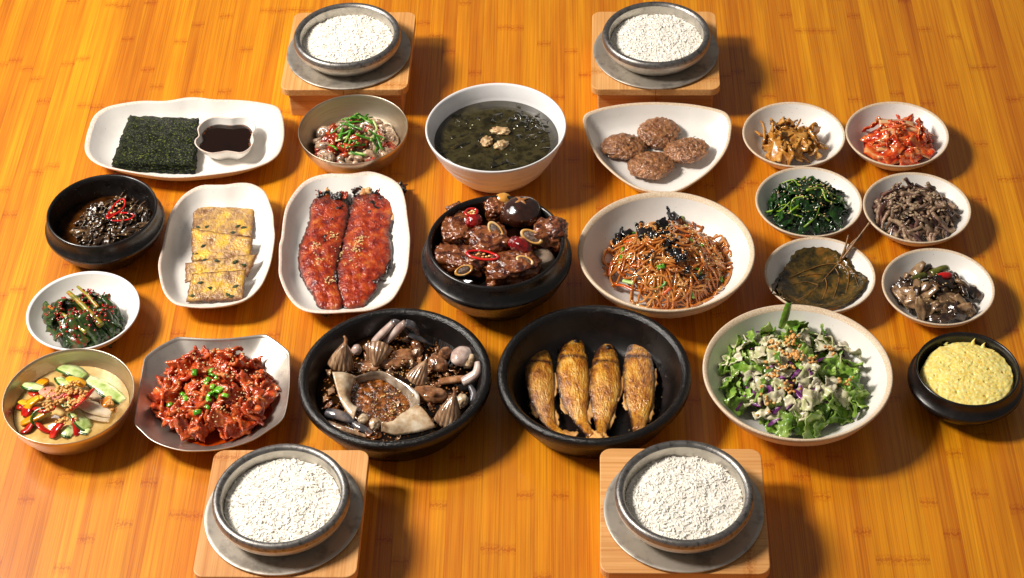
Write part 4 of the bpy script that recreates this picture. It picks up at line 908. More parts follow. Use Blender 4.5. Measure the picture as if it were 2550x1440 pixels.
M_gink = food('chestnut', [(196, 124, 40), (222, 164, 74)], s=70, rough=.25, bump=.2, coat=.3, vary=.1)
M_rad = food('stewed_radish', [(112, 92, 76), (152, 134, 116)], s=60, rough=.12, bump=.1, coat=.5, sss=.3, vary=.1)
thing('rib_sauce', lathe([(0, -.03), (.05, -.03), (.0695, -.0002), (.0695, 0), (0, .0001)], n=64), M_jus, 'dark glossy sauce under the short ribs', 'sauce', loc=(C_rib.x, C_rib.y, .052), recalc=True)
fr = crop(4.115, 1030, 470)
def towards_cam(loc, roll=0.0, up=.35):
    d = (CAM - Vector(loc)).normalized(); d = (d * (1 - up) + Vector((0, 0, 1)) * up).normalized()
    return (d.to_track_quat('Z', 'Y').to_matrix() @ Matrix.Rotation(roll, 3, 'Z'))
def bone_part(parent, loc, a, b, roll, up=.35):
    R3 = towards_cam(loc, roll, up).to_4x4(); base = Vector(parent.location)
    o_ = lambda an: 1.0
    prof = [(0, -.010), (.86, -.010), (1.0, -.004), (1.0, .0003), (.93, .0012), (.74, .0010), (.70, .0)]
    V, F = lathe(prof, lambda an: a * b / math.hypot(b * math.cos(an), a * math.sin(an)), 40)
    pi_ = parent.matrix_basis.inverted()
    bo = obj('bone', mesh('bone', V, F, M_bone), parent); bo.matrix_basis = Matrix.LocRotScale(parent.location, parent.rotation_euler, (1, 1, 1)).inverted() @ (Matrix.Translation(loc) @ R3)
    V, F = lathe([(.73, .0002), (.5, .0010), (0, .0012)], lambda an: a * b / math.hypot(b * math.cos(an), a * math.sin(an)), 32)
    obj('marrow', mesh('marrow', V, F, M_marrow), bo)
PX = 1 / (4.115 * 2130)
ribs = [(455, 270, .062, 190, 190, .010, .3, 'braised rib chunk behind the left dark rib, half hidden'), (440, 455, .066, 270, 250, .013, -.1, 'dark glazed rib chunk under the wrinkled jujube'), (835, 230, .066, 190, 190, .013, .2, 'small braised rib chunk beside the shiitake'),
        (775, 545, .069, 350, 290, .013, .3, 'braised rib chunk in the middle of the pot with a long bone'), (1400, 470, .070, 300, 260, .015, -.2, 'coarse brown rib chunk rising above the pot rim'), (480, 735, .064, 500, 230, .012, -.25, 'wide braised rib chunk with a small oval bone'), (1010, 815, .064, 480, 270, .012, .25, 'glossy braised rib chunk with an orange bone')]
RB = []
for i, (x, y, z, w_, h_, rz_, ro, lb) in enumerate(ribs):
    z += .003; p = fr(x, y, z)
    V, F = blob(w_ * PX / 2 * 1.08, h_ * PX / 2 / .72 * .92, rz_, i + 11, .26, 1.8, 5, box=.78, fn=lambda v, n: v + n * (.0016 * FB(v * 210 + Vector((i * 3, 0, 0)), 3)))
    o = tag(empty('short_rib', p, ro), lb, 'short rib', 'braised short ribs'); obj('meat', mesh('meat', V, F, M_rib), o); RB.append(o)
for k, x, y, z, a, b, ro, up in [(3, 842, 432, .0810, 118, 52, -1.0, .3), (4, 1210, 492, .0800, 128, 56, -.5, .3), (5, 515, 838, .0735, 100, 44, .28, .2), (6, 1140, 738, .0755, 98, 42, -.45, .55)]:
    bone_part(RB[k], fr(x, y, z + .003), a * PX, b * PX / .85, ro, up)
p = fr(1100, 262, .074)
sh = tag(empty('shiitake_mushroom', p), 'dark glossy shiitake cap with a cross cut on top', 'mushroom')
def capfn(v, n): return Vector((v.x, v.y, v.z if v.z > 0 else v.z * .35))
obj('cap', mesh('cap', *blob(.0255, .0235, .0200, 5, .07, 1.4, 4, fn=capfn), M_shii), sh)
for ang, ln in ((.5, .7), (-.95, .6)):
    pts = []
    for t in range(13):
        s_ = (t / 12 - .5) * 2 * ln; x = s_ * .0205; k = math.sqrt(max(0, 1 - (x / .0245) ** 2)); pts.append(Vector((x * math.cos(ang), x * math.sin(ang), .0199 * k)))
    obj('cut', mesh('cut', *tube(pts, lambda t: .0024 * max(.05, math.sin(pi * t)) ** 1.5, 8, flat=.4), M_shcut), sh, loc=(.001, .003, 0))
for (x, y, z, a, b, c2, rz, lb) in [(620, 335, .078, .0100, .0100, .0095, .3, 'dark wrinkled jujube leaning against the left rib'), (1090, 582, .080, .0155, .0098, .0095, -.55, 'bright red wrinkled jujube beside the white bone')]:
    thing('jujube', blob(a, b, c2, int(x), .12, 2.6, 4, fn=lambda v, n: v + n * .0007 * FB(v * 330, 2)), M_juj, lb, 'jujube', 'jujubes on the ribs', loc=fr(x, y, z), rot=(.1, .1, rz))
for (pts, z, lb) in [([(530, 245), (560, 212), (610, 205), (650, 225), (640, 262), (590, 275), (545, 268)], .087, 'red chilli ring on the jujube in the rib pot'), ([(545, 655), (620, 635), (740, 642), (860, 690), (840, 722), (720, 725), (600, 700)], .080, 'long red chilli slice across the ribs')]:
    V, F = tube(smoothpath([fr(x, y, z) for x, y in pts], 6, True), .0016, 8, True, flat=.8); g, c0 = to_local((V, F))
    rt = tag(empty('chilli_ring', c0), lb, 'chilli', 'red chilli slices on the ribs'); obj('wall', mesh('wall', g[0], g[1], M_redc), rt)
    m_ = sum((fr(x, y, z) for x, y in pts), Vector()) / len(pts)
    for i in range(6):
        q_ = m_ + (fr(*pts[i % len(pts)], z) - m_) * U(.2, .55); obj('seed', mesh('seed', *blob(.0018, .0014, .0008, i, .1, 1, 2), M_pith), rt, loc=q_ - c0 - Vector((0, 0, .0006)))
thing('chestnut', blob(.0105, .0085, .007, 4, .1, 1.5, 3), M_gink, 'golden peeled chestnut behind the shiitake', 'chestnut', loc=fr(915, 108, .076))
thing('radish_chunk', blob(.0140, .0130, .010, 6, .06, 1.2, 3, box=.8), M_rad, 'translucent grey stewed radish chunk beside the glossy rib', 'radish', loc=fr(1310, 735, .060), rot=(0, 0, .4))

# ------------------------------------------------------------------ glass noodles
M_nood = food('glass_noodle', [(176, 84, 22), (214, 128, 50), (232, 172, 98)], s=40, rough=.1, bump=0, coat=.8, trans=.25, vary=0, sss=.0)
M_ear = food('wood_ear', [(5, 4, 5), (15, 12, 13), (34, 27, 28)], s=90, rough=.14, bump=.3, bs=260, coat=.4, vary=.25)
M_car = food('carrot', [(176, 58, 6), (208, 84, 14), (222, 110, 34)], s=70, rough=.2, bump=.15, coat=.4, vary=.12)
ch = P(1662, 655, .03); ch = Vector((ch.x, ch.y, 0)); hn = dome(.071, .046, .62, 1.03, .98)
def nz(x, y):
    return max(.0125 + hn(x, y), big_in(math.hypot(ch.x + x - C_nood.x, ch.y + y - C_nood.y)) + .0015)
rr = random.Random(4); V = []; F = []
for i in range(270):
    R0 = rr.choice([rr.uniform(.007, .016), rr.uniform(.016, .04), rr.uniform(.03, .07)]); arc = rr.uniform(1.5, 4.5) if R0 < .016 else rr.uniform(.03, .085) / R0
    d = .066 * math.sqrt(rr.random()); a = rr.uniform(0, 2 * pi); px0, py0 = d * math.cos(a) * 1.02, d * math.sin(a)
    a0 = rr.uniform(0, 2 * pi); cx, cy = px0 - R0 * math.cos(a0 + arc / 2), py0 - R0 * math.sin(a0 + arc / 2); off = rr.uniform(-.006, .0035); ph = rr.uniform(0, 60)
    n_ = max(10, int(arc * R0 / .0024)); pts = []
    for k in range(n_ + 1):
        t = k / n_; q = a0 + arc * t; x = cx + R0 * math.cos(q) + .0035 * N3(t * 2.2, ph, 0); y = cy + R0 * math.sin(q) + .0035 * N3(t * 2.2, ph, 9)
        m = math.hypot(x / 1.03, y / .98)
        if m > .074: x *= .074 / m; y *= .074 / m
        lift = off + .0035 * N3(t * 3, ph, 20) + (.004 * math.sin(pi * t) if R0 < .016 else 0)
        pts.append(Vector((ch.x + x, ch.y + y, max(nz(x, y) + lift, big_in(math.hypot(ch.x + x - C_nood.x, ch.y + y - C_nood.y)) + .0012))))
    v, f = tube(pts, .00150, 6); o = len(V); V += v; F += [tuple(q + o for q in g) for g in f]
nob = stuff('glass_noodles', (V, F), M_nood, 'tangled heap of glossy brown glass noodles in the wide bowl', 'noodles')
ev = [mesh('ear', *flake(s + 140, U(.014, .024), U(.008, .014), .0014, bend=U(-1.5, 1.5), wav=.006, wf=130, nu=12, nv=8, edge=.4, ef=4), M_ear) for s in range(6)]
fn_ = crop(4.5, 1430, 470)
for (x, y, s_) in [(510, 530, 1.2), (570, 500, 1.1), (450, 590, 1.0), (800, 510, 1.2), (870, 540, 1.1), (1010, 440, 1.2), (1000, 540, 1.2), (1110, 600, 1.2), (1160, 720, 1.3), (1010, 620, 1.1), (860, 770, 1.0), (1120, 290, 1.2), (735, 400, .7), (1230, 910, 1.0), (1170, 770, 1.1), (920, 390, .6), (1395, 980, 1.0)]:
    z = .05
    for _ in range(14):
        p = fn_(x, y, z); z = .5 * z + .5 * (nz(p.x - ch.x, p.y - ch.y) + .003)
    tag(obj('wood_ear', rnd.choice(ev), loc=fn_(x, y, z), rot=(U(-.7, .3), U(-.5, .5), U(0, 6.3)), scale=s_ * 1.02), 'black crinkled wood ear mushroom piece on the noodles', 'mushroom', 'wood ear pieces in the noodles')
def onn(x, y, up=.0025):
    z = .05
    for _ in range(14):
        p = fn_(x, y, z); z = .5 * z + .5 * (nz(p.x - ch.x, p.y - ch.y) + up)
    return fn_(x, y, z)
for pts, mt, r0, nm, lb, ct, gp_ in [([(1205, 310), (1260, 420), (1340, 630)], M_scalp, .0020, 'scallion_piece', 'long spring onion strip on the noodles', 'spring onion', 'spring onion in the noodles'), ([(640, 495), (720, 490)], M_scal, .0022, 0, 0, 0, 0), ([(930, 890), (1010, 860)], M_scal, .0040, 0, 0, 0, 0), ([(550, 1030), (670, 1060)], M_scalp, .0030, 0, 0, 0, 0), ([(545, 660), (510, 840)], M_scal, .0017, 0, 0, 0, 0), ([(1300, 1130), (1340, 1230)], M_scal, .0017, 0, 0, 0, 0), ([(880, 1140), (1000, 1080), (1020, 1040)], M_scal, .0022, 0, 0, 0, 0), ([(1340, 880), (1420, 920), (1400, 960)], M_scal, .0020, 0, 0, 0, 0), ([(1420, 640), (1490, 600)], M_scal, .0022, 0, 0, 0, 0), ([(1370, 700), (1400, 740)], M_scal, .0022, 0, 0, 0, 0), ([(1640, 980), (1660, 1050)], M_scal, .002, 0, 0, 0, 0), ([(590, 770), (630, 750)], M_scalp, .0022, 0, 0, 0, 0), ([(1270, 570), (1330, 590)], M_scal, .0024, 0, 0, 0, 0),
                                  ([(425, 820), (400, 960), (440, 1060), (560, 1090), (660, 1140)], M_car, .0023, 'carrot_strip', 'long carrot strip at the edge of the noodles', 'carrot', 'carrot strips in the noodles'), ([(990, 1190), (1080, 1110)], M_car, .0024, 1, 0, 0, 0), ([(650, 860), (740, 870)], M_car, .0020, 1, 0, 0, 0), ([(1240, 520), (1290, 530)], M_car, .0020, 1, 0, 0, 0), ([(1510, 590), (1590, 620)], M_car, .0020, 1, 0, 0, 0), ([(560, 600), (650, 580)], M_car, .0020, 1, 0, 0, 0)]:
    if not lb:
        nm, lb, ct, gp_ = (('scallion_piece', 'short green spring onion piece in the noodles', 'spring onion', 'spring onion in the noodles'), ('carrot_strip', 'short carrot strip tangled in the noodles', 'carrot', 'carrot strips in the noodles'))[nm]
    wthing(nm, tube(smoothpath([onn(x, y) for x, y in pts], 6), r0, 7, flat=.6), mt, lb, ct, gp_)
stuff('sesame_seeds', grains(230, ch, surface([nob], ch, .08, lambda r: .02), .0013, .064, 41), M_sesame, 'sesame seeds sprinkled over the glass noodles', 'sesame')

# ------------------------------------------------------------------ salad
M_let = food('lettuce', [(46, 84, 14), (92, 132, 34), (142, 172, 72), (198, 210, 146)], s=50, rough=.28, bump=.4, bs=240, vary=.22, coat=.1, spread=.2)
M_letd = food('dressed_lettuce', [(166, 182, 100), (208, 200, 164), (226, 216, 194)], s=60, rough=.3, bump=.35, bs=260, vary=.1, coat=.2, spread=.2)
M_pur = food('red_cabbage', [(62, 10, 62), (110, 30, 110), (190, 150, 190)], s=70, rough=.25, bump=.1, coat=.2, vary=.2)
fsal = crop(3.79, 1740, 740)
cs = P(1970, 948, .03); cs = Vector((cs.x, cs.y, 0)); hsal = dome(.084, .046, .62)
lvz = []
for s in range(10): lvz.append(mesh('lettuce', *flake(s + 160, U(.022, .036), U(.014, .024), .0007, bend=U(-1.3, 1.3), wav=.0058, wf=90, nu=14, nv=9, edge=.35, ef=5, twist=U(-.6, .6)), M_let))
ldz = [mesh('lettuce', *flake(s + 180, U(.020, .034), U(.010, .017), .0009, bend=U(-1.3, 1.6), wav=.0055, wf=110, nu=13, nv=8, edge=.3, ef=4, twist=U(-.5, .5)), M_letd) for s in range(7)]
puz = [mesh('cabbage', *flake(s + 200, U(.018, .032), U(.003, .006), .0012, bend=U(.3, 1.2), wav=.001, nu=10, nv=3, taper=lambda u: max(.2, 1 - u * u)), M_pur) for s in range(5)]
DI = (C_salad, big_in, .090)
OB = heap('lettuce_leaf', lvz, 140, cs, .012, .080, hsal, 'frilly green torn lettuce leaf in the salad bowl', 'lettuce', 'lettuce leaves', lift=(.35, 1.0), jit=.7, tilt=.9, dishin=DI)
OB += heap('dressed_leaf', ldz, 66, cs + Vector((.002, .000, 0)), .014, .074, dome(.082, .047, .62), 'pale lettuce leaf coated in creamy dressing', 'lettuce', 'dressed lettuce leaves', lift=(.88, 1.04), jit=.35, tilt=.9, dishin=DI)
OB += heap('cabbage_shred', puz, 40, cs, .014, .074, hsal, 'purple red cabbage shred in the salad', 'red cabbage', 'red cabbage shreds', lift=(.85, 1.04), jit=.5, tilt=.9, dishin=DI)
wp = fsal(815, 200, .088)
thing('lettuce_leaf', flake(3, .040, .0085, .0006, bend=.5, wav=.001, nu=14, nv=6, taper=lambda u: .45 + .55 * math.cos(u * 1.1), cup=-.002), M_let, 'long lettuce leaf standing upright at the back of the salad', 'lettuce', 'lettuce leaves', loc=fsal(815, 195, .075), rot=(pi / 2 - .2, -1.4, .1))
spo = []
for (x, y, r) in [(900, 470, .016), (700, 490, .014), (880, 570, .014), (920, 620, .012), (860, 850, .010), (720, 750, .012), (1070, 620, .012), (1240, 460, .010), (780, 700, .03), (640, 960, .02), (1400, 780, .014), (870, 400, .010)]:
    p = fsal(x, y, .055); spo.append((p.x - cs.x, p.y - cs.y, r))
stuff('chopped_nuts', grains(170, cs, surface(OB, cs, .1, big_in), .0021, .06, 51, asp=(1, .85, .7), spots=spo, off=.0005), M_nuts, 'golden chopped nuts scattered over the green salad', 'nuts')

# ------------------------------------------------------------------ red stir fried pork
M_pork = food('chilli_pork', [(140, 32, 8), (184, 62, 18), (206, 92, 36), (222, 138, 78)], s=80, rough=.24, bump=.8, bs=300, bd=.0018, coat=.35, vary=.14, spread=.17)
M_onion = food('cooked_onion', [(206, 122, 30), (232, 174, 84)], s=50, rough=.2, bump=.1, coat=.3, sss=.2, vary=.1)
M_gch = food('green_chilli', [(36, 110, 6), (86, 160, 20), (150, 200, 70)], s=90, rough=.2, bump=.1, coat=.3, vary=.2)
fpk = crop(4.5, 320, 820)
cp = fpk(960, 735, .02); cp = Vector((cp.x, cp.y, 0)); hp = dome(.068, .034, .6, 1.02, .98)
pkv = [mesh('pork', *flake(s + 220, U(.018, .034), U(.010, .017), .0036, bend=U(-2.0, 2.2), wav=.0048, wf=110, nu=14, nv=8, edge=.35, ef=4, twist=U(-.8, .8)), M_pork) for s in range(12)]
OB = heap('pork_slice', pkv, 150, cp, .009, .061, hp, 'crumpled chilli red pork slice on the steel plate', 'pork', 'stir fried pork slices', lift=(.25, 1.0), jit=.8, tilt=.8)
for o in OB: settle(o, C_pork, interp([(0, .0025), (.04, .0027), (.05, .005), (.068, .0135), (.2, .03)]), .2)
pin = interp([(0, .0025), (.04, .0027), (.052, .0052), (.066, .0118), (.082, .0235), (.2, .03)])
M_oil = food('chilli_oil', [(150, 44, 4), (186, 70, 8)], s=60, rough=.08, bump=0, vary=0)
V = []; F = []
for i in range(13):
    for k in range(64):
        a = 2 * pi * k / 64; r = (.060 + .004 * math.sin(3 * a + 1) + .004 * N3(math.cos(a) * 3, math.sin(a) * 3, 8) - .012 * max(0, math.cos(a - 2.2))) * i / 12; x, y = cp.x + .008 + r * math.cos(a), cp.y - .006 + r * math.sin(a)
        V.append(Vector((x, y, pin(math.hypot(x - C_pork.x, y - C_pork.y)) + .0006)))
for i in range(12):
    for k in range(64): F.append((i * 64 + k, (i + 1) * 64 + k, (i + 1) * 64 + (k + 1) % 64, i * 64 + (k + 1) % 64))
wthing('chilli_oil', (V, F), M_oil, 'thin orange chilli oil spread under the red pork', 'oil')
for i, (x, y, a) in enumerate([(720, 1190, .0085), (560, 980, .006), (640, 915, .006), (1180, 1020, .005)]):
    thing('onion_piece', blob(a, a * .75, .003, i, .15, 1.6, 3), M_onion, 'translucent golden onion piece ' + ('at the front edge of the pork' if i == 0 else 'among the red pork slices'), 'onion', 'onion pieces in the pork', loc=fpk(x, y, .012 if i == 0 else .027), rot=(-.3, .1, U(0, 3)))
spf = surface(OB, cp, .08, lambda r: .004)
gcv = [mesh('chilli', *flake(s + 240, U(.006, .011), U(.004, .006), .0015, bend=1.4, nu=6, nv=3), M_gch) for s in range(4)]
for i, (x, y) in enumerate([(920, 455), (935, 505), (890, 560), (980, 550), (1030, 660), (1000, 680), (940, 640), (940, 710), (980, 740), (1080, 740), (900, 790), (880, 870), (770, 930), (610, 730), (640, 775), (460, 845), (740, 480), (900, 740), (870, 600)]):
    z = .04
    for _ in range(10):
        p = fpk(x, y, z); z = .6 * z + .4 * spf(p.x - cp.x, p.y - cp.y)
    tag(obj('chilli_slice', gcv[i % 4], loc=fpk(x, y, z + .0008), rot=(U(-.5, .5), U(-.5, .5), U(0, 6.3)), scale=1.7 if i == 4 else 1), 'chopped bright green chilli on the red pork' if i != 4 else 'largest green chilli slice on the red pork', 'chilli', 'green chilli on the pork')
stuff('sesame_seeds', grains(200, cp, spf, .0013, .055, 61), M_sesame, 'sesame seeds over the red pork', 'sesame')

# ------------------------------------------------------------------ cold vegetables in mustard broth
M_mb = food('mustard_broth', [(188, 146, 74), (212, 174, 104), (226, 196, 134)], s=50, rough=.07, bump=.08, bs=160, vary=0)
M_cuc = food('cucumber_flesh', [(150, 176, 84), (196, 212, 140), (216, 226, 176)], s=80, rough=.16, bump=.15, coat=.4, vary=.12, sss=.15)
M_cskin = food('cucumber_skin', [(14, 40, 6), (36, 78, 14), (74, 116, 34)], s=110, rough=.2, bump=.3, bs=300, coat=.3, vary=.2)
M_yp = food('yellow_pepper', [(214, 120, 4), (232, 160, 14), (240, 188, 50)], s=40, rough=.16, bump=.1, coat=.4, vary=.1)
M_rp = food('red_pepper', [(140, 8, 4), (188, 22, 10), (206, 62, 36)], s=50, rough=.16, bump=.2, bs=200, coat=.4, vary=.12)
M_pear = food('pear_strip', [(176, 150, 112), (208, 186, 152), (222, 206, 180)], s=50, rough=.14, bump=.1, coat=.4, sss=.3, vary=.08)
M_pink = food('pink_radish', [(206, 130, 110), (222, 166, 144)], s=50, rough=.16, bump=.1, coat=.4, sss=.3, vary=.06)
must_in = interp([(0, .0031), (.0313, .0037), (.046, .0061), (.0588, .0167), (.0668, .030), (.2, .04)])
zb = .0265
thing('mustard_broth', lathe([(0, -.018), (.046, -.018), (.0640, -.0002), (.0640, 0), (0, .0001)], n=64), M_mb, 'cloudy yellow mustard broth in the steel bowl', 'broth', loc=(C_must.x, C_must.y, zb), recalc=True)
fm = crop(4.966, 0, 860)
def ribbon(pts, wd, th, mat, name, label, cat, group, tilt=.5, skin=None):
    path = smoothpath([fm(*p) for p in pts], 7); G = []; m = len(path); Ed = []
    for i, p in enumerate(path):
        t = (path[min(m - 1, i + 1)] - path[max(0, i - 1)]).normalized(); sd = t.cross(Vector((0, -.25 + tilt * .0, 1))).normalized(); up_ = sd.cross(t)
        sd = (sd * math.cos(tilt) + up_ * math.sin(tilt)); fr_ = i / (m - 1); ww = 1.2 * wd * (.45 + .55 * math.sin(pi * (.08 + .84 * fr_)))
        G.append([p + sd * (ww * (j / 4 - .5)) + up_ * (-.0012 * ((j - 2) / 2) ** 2) for j in range(5)]); Ed.append(p + sd * ww * .5)
    V, F = solid_grid(G, th); g, c0 = to_local((V, F)); rt = tag(empty(name, c0), label, cat, group) if skin else None
    if skin:
        obj('flesh', mesh('flesh', g[0], g[1], mat), rt); obj('skin', mesh('skin', *tube([q_ - c0 for q_ in Ed], th * .62, 7), skin), rt); return rt
    return thing(name, g, mat, label, cat, group, loc=c0)
LBc = 'pale cucumber slice with green skin in mustard broth'; LBr = 'red pepper strip in the mustard broth'; LBy = 'yellow pepper strip in the mustard broth'
MB = []
for pts, wd, ti in [([(740, 270, .033), (900, 310, .036), (1050, 390, .034)], .017, .5), ([(1070, 400, .030), (1300, 540, .032), (1520, 690, .028)], .016, .3), ([(290, 485, .036), (400, 510, .038), (530, 540, .037)], .010, .3), ([(900, 820, .036), (1000, 920, .034), (1090, 1030, .028)], .014, .2), ([(620, 800, .040), (500, 850, .036), (440, 930, .031), (460, 1000, .027)], .010, .9), ([(760, 1070, .030), (840, 1060, .031), (900, 1100, .028)], .013, .1), ([(720, 400, .036), (800, 460, .042), (900, 440, .042)], .011, .4), ([(780, 690, .045), (830, 740, .044), (870, 660, .046)], .008, .5), ([(960, 1020, .028), (1100, 1070, .028)], .009, .1)]:
    MB.append(ribbon(pts, wd, .0022, M_cuc, 'cucumber_slice', LBc, 'cucumber', 'cucumber slices in mustard broth', ti, M_cskin))
for pts, wd, ti in [([(250, 690, .032), (380, 700, .036), (560, 600, .042)], .012, .6), ([(340, 800, .034), (360, 720, .038), (480, 640, .042)], .012, .5), ([(260, 970, .028), (400, 900, .033), (560, 830, .038)], .009, .3), ([(1230, 760, .032), (1290, 700, .036), (1330, 640, .034)], .013, .4), ([(480, 440, .032), (560, 480, .035)], .013, .2), ([(840, 400, .043), (950, 440, .046), (1060, 490, .042)], .012, .5)]:
    MB.append(ribbon(pts, wd, .0024, M_yp, 'pepper_strip', LBy, 'pepper', 'yellow pepper strips', ti))
for pts, wd, ti in [([(210, 760, .028), (260, 750, .030), (320, 760, .030)], .009, .4), ([(260, 1070, .027), (330, 1040, .029), (400, 950, .031)], .009, .5), ([(470, 960, .029), (520, 1020, .029), (620, 1080, .027)], .009, .8), ([(640, 1150, .028), (680, 1040, .033), (790, 940, .037)], .010, .5), ([(900, 900, .036), (950, 990, .032), (950, 1120, .027)], .009, .6), ([(860, 800, .044), (1000, 690, .048), (1150, 540, .047)], .014, .9), ([(300, 880, .030), (330, 800, .034), (370, 720, .036)], .012, .4), ([(420, 780, .038), (540, 800, .040), (680, 770, .043)], .008, .5), ([(390, 560, .032), (470, 600, .036)], .012, .4), ([(1000, 600, .046), (900, 640, .046), (780, 660, .046)], .012, .3)]:
    MB.append(ribbon(pts, wd, .0024, M_rp, 'pepper_strip', LBr, 'pepper', 'red pepper strips', ti))
for pts, wd in [([(960, 700, .040), (1150, 770, .038), (1370, 850, .031)], .014), ([(950, 770, .034), (1150, 850, .033), (1360, 910, .029)], .012), ([(1130, 600, .034), (1260, 640, .031)], .016)]:
    MB.append(ribbon(pts, wd, .0026, M_pear, 'pear_strip', 'translucent pale pear strip in mustard broth', 'pear', 'pear strips in mustard broth', .3))
MB.append(ribbon([(530, 540, .040), (640, 580, .045), (760, 640, .045)], .018, .0022, M_pink, 'radish_slice', 'pink translucent radish slice in mustard broth', 'radish', None, .4))
mo = [o for o in MB if o.type == 'MESH'] + [k for o in MB if o.type != 'MESH' for k in o.children]
spo = []
for (x, y, r) in [(880, 500, .012), (800, 560, .012), (960, 540, .012), (640, 690, .012), (600, 740, .010), (920, 700, .012), (800, 830, .010), (740, 880, .008), (1010, 640, .010), (700, 560, .012), (1350, 640, .006), (850, 620, .010)]:
    p = fm(x, y, .047); spo.append((p.x - C_must.x, p.y - C_must.y, r))
stuff('chopped_nuts', grains(230, C_must, surface(mo, C_must, .07, lambda r: zb), .0022, .06, 71, asp=(1, .75, .6), spots=spo, off=.0012), M_nuts, 'golden chopped nuts heaped on the mustard vegetables', 'nuts')

# ------------------------------------------------------------------ steamed egg
M_segg = food('steamed_egg', [(244, 206, 92), (252, 230, 134), (255, 240, 166)], s=240, rough=.32, bump=.35, bs=520, bd=.001, vary=0, sss=.3, spread=.16)
V = []; F = []; nr, na = 60, 200
for i in range(nr + 1):
    for k in range(na):
        a = 2 * pi * k / na; fr_ = i / nr; rim_ = .0520 + .0012 * N3(math.cos(a) * 5, math.sin(a) * 5, 2) - .0035 * max(0, math.cos(a - 2.4)) ** 3
        r = rim_ * fr_; x, y = r * math.cos(a), r * math.sin(a)
        z = .0400 + .0062 * (1 - fr_ ** 2.4) + .0016 * N3(x * 60, y * 60, 1) + .0007 * FB(Vector((x * 260, y * 260, 3)), 2)
        pit = N3(x * 260, y * 260, 17); z -= .0020 * max(0, pit - .42) * 5 * min(1, fr_ * 3)
        if fr_ > .9: z += .0022 * max(0, N3(math.cos(a) * 9, math.sin(a) * 9, 5)) * (fr_ - .9) * 10
        if fr_ > .98: z -= .006
        V.append(Vector((x, y, z)))
for i in range(nr):
    for k in range(na): F.append((i * na + k, (i + 1) * na + k, (i + 1) * na + (k + 1) % na, i * na + (k + 1) % na))
se = tag(empty('steamed_egg', (C_egg.x, C_egg.y, 0)), 'puffy pale yellow steamed egg filling the small black pot', 'steamed egg')
obj('custard', mesh('custard', V, F, M_segg), se)
fz = crop(5.142, 2240, 810)
for x, y, h_ in [(940, 235, .009), (1070, 275, .007), (1195, 355, .004), (600, 240, .003)]:
    p = fz(x, y, .0405); b_ = Vector((p.x - C_egg.x, p.y - C_egg.y, .039))
    obj('peak', mesh('peak', *tube(smoothpath([b_, b_ + Vector((.0005, .001, h_ * .5)), b_ + Vector((.0018, .001, h_))], 6), lambda t: .0036 * (1 - t) ** 1.6 + .0002, 8), M_segg), se)

# ------------------------------------------------------------------ fried fish
M_fry = food('fried_fish_skin', [(108, 56, 10), (178, 108, 24), (212, 148, 46), (228, 182, 96)], s=90, rough=.17, bump=1.0, bs=420, bd=.0024, stretch=(1.4, .6, 1.4), coat=.5, vary=.1, spread=.18)
M_fin = food('crisp_fin', [(130, 78, 28), (190, 136, 70), (216, 172, 112)], s=90, rough=.35, bump=.6, bs=300, vary=.15, stretch=(.4, 3, 1))
add_tone(M_fry, (62, 28, 10), 160)
ff = crop(3.43, 1230, 740)
MP = 1 / (3.43 * 2240)
FI = [([(412, 388), (402, 425), (390, 490), (385, 600), (398, 760), (430, 950), (490, 1095), (600, 1182)], [7, 52, 98, 122, 125, 92, 48, 30], (-.55, 90), 'fried fish next to the pan wall, darkest of the four'), ([(702, 328), (694, 368), (684, 440), (672, 560), (678, 720), (700, 920), (748, 1065), (835, 1185)], [7, 56, 104, 132, 140, 108, 56, 40], (-.5, 100), 'fried fish with a raised crisp gill, second along'), ([(970, 388), (966, 425), (960, 490), (955, 600), (948, 780), (935, 960), (922, 1085), (912, 1190)], [7, 52, 98, 122, 136, 104, 60, 42], (-.05, 95), 'fried fish between the gilled one and the palest one'), ([(1252, 328), (1246, 368), (1240, 440), (1236, 560), (1238, 720), (1245, 900), (1240, 1035), (1236, 1130)], [7, 54, 100, 126, 136, 122, 78, 55], (0.0, 100), 'palest golden fried fish at the end of the row')]
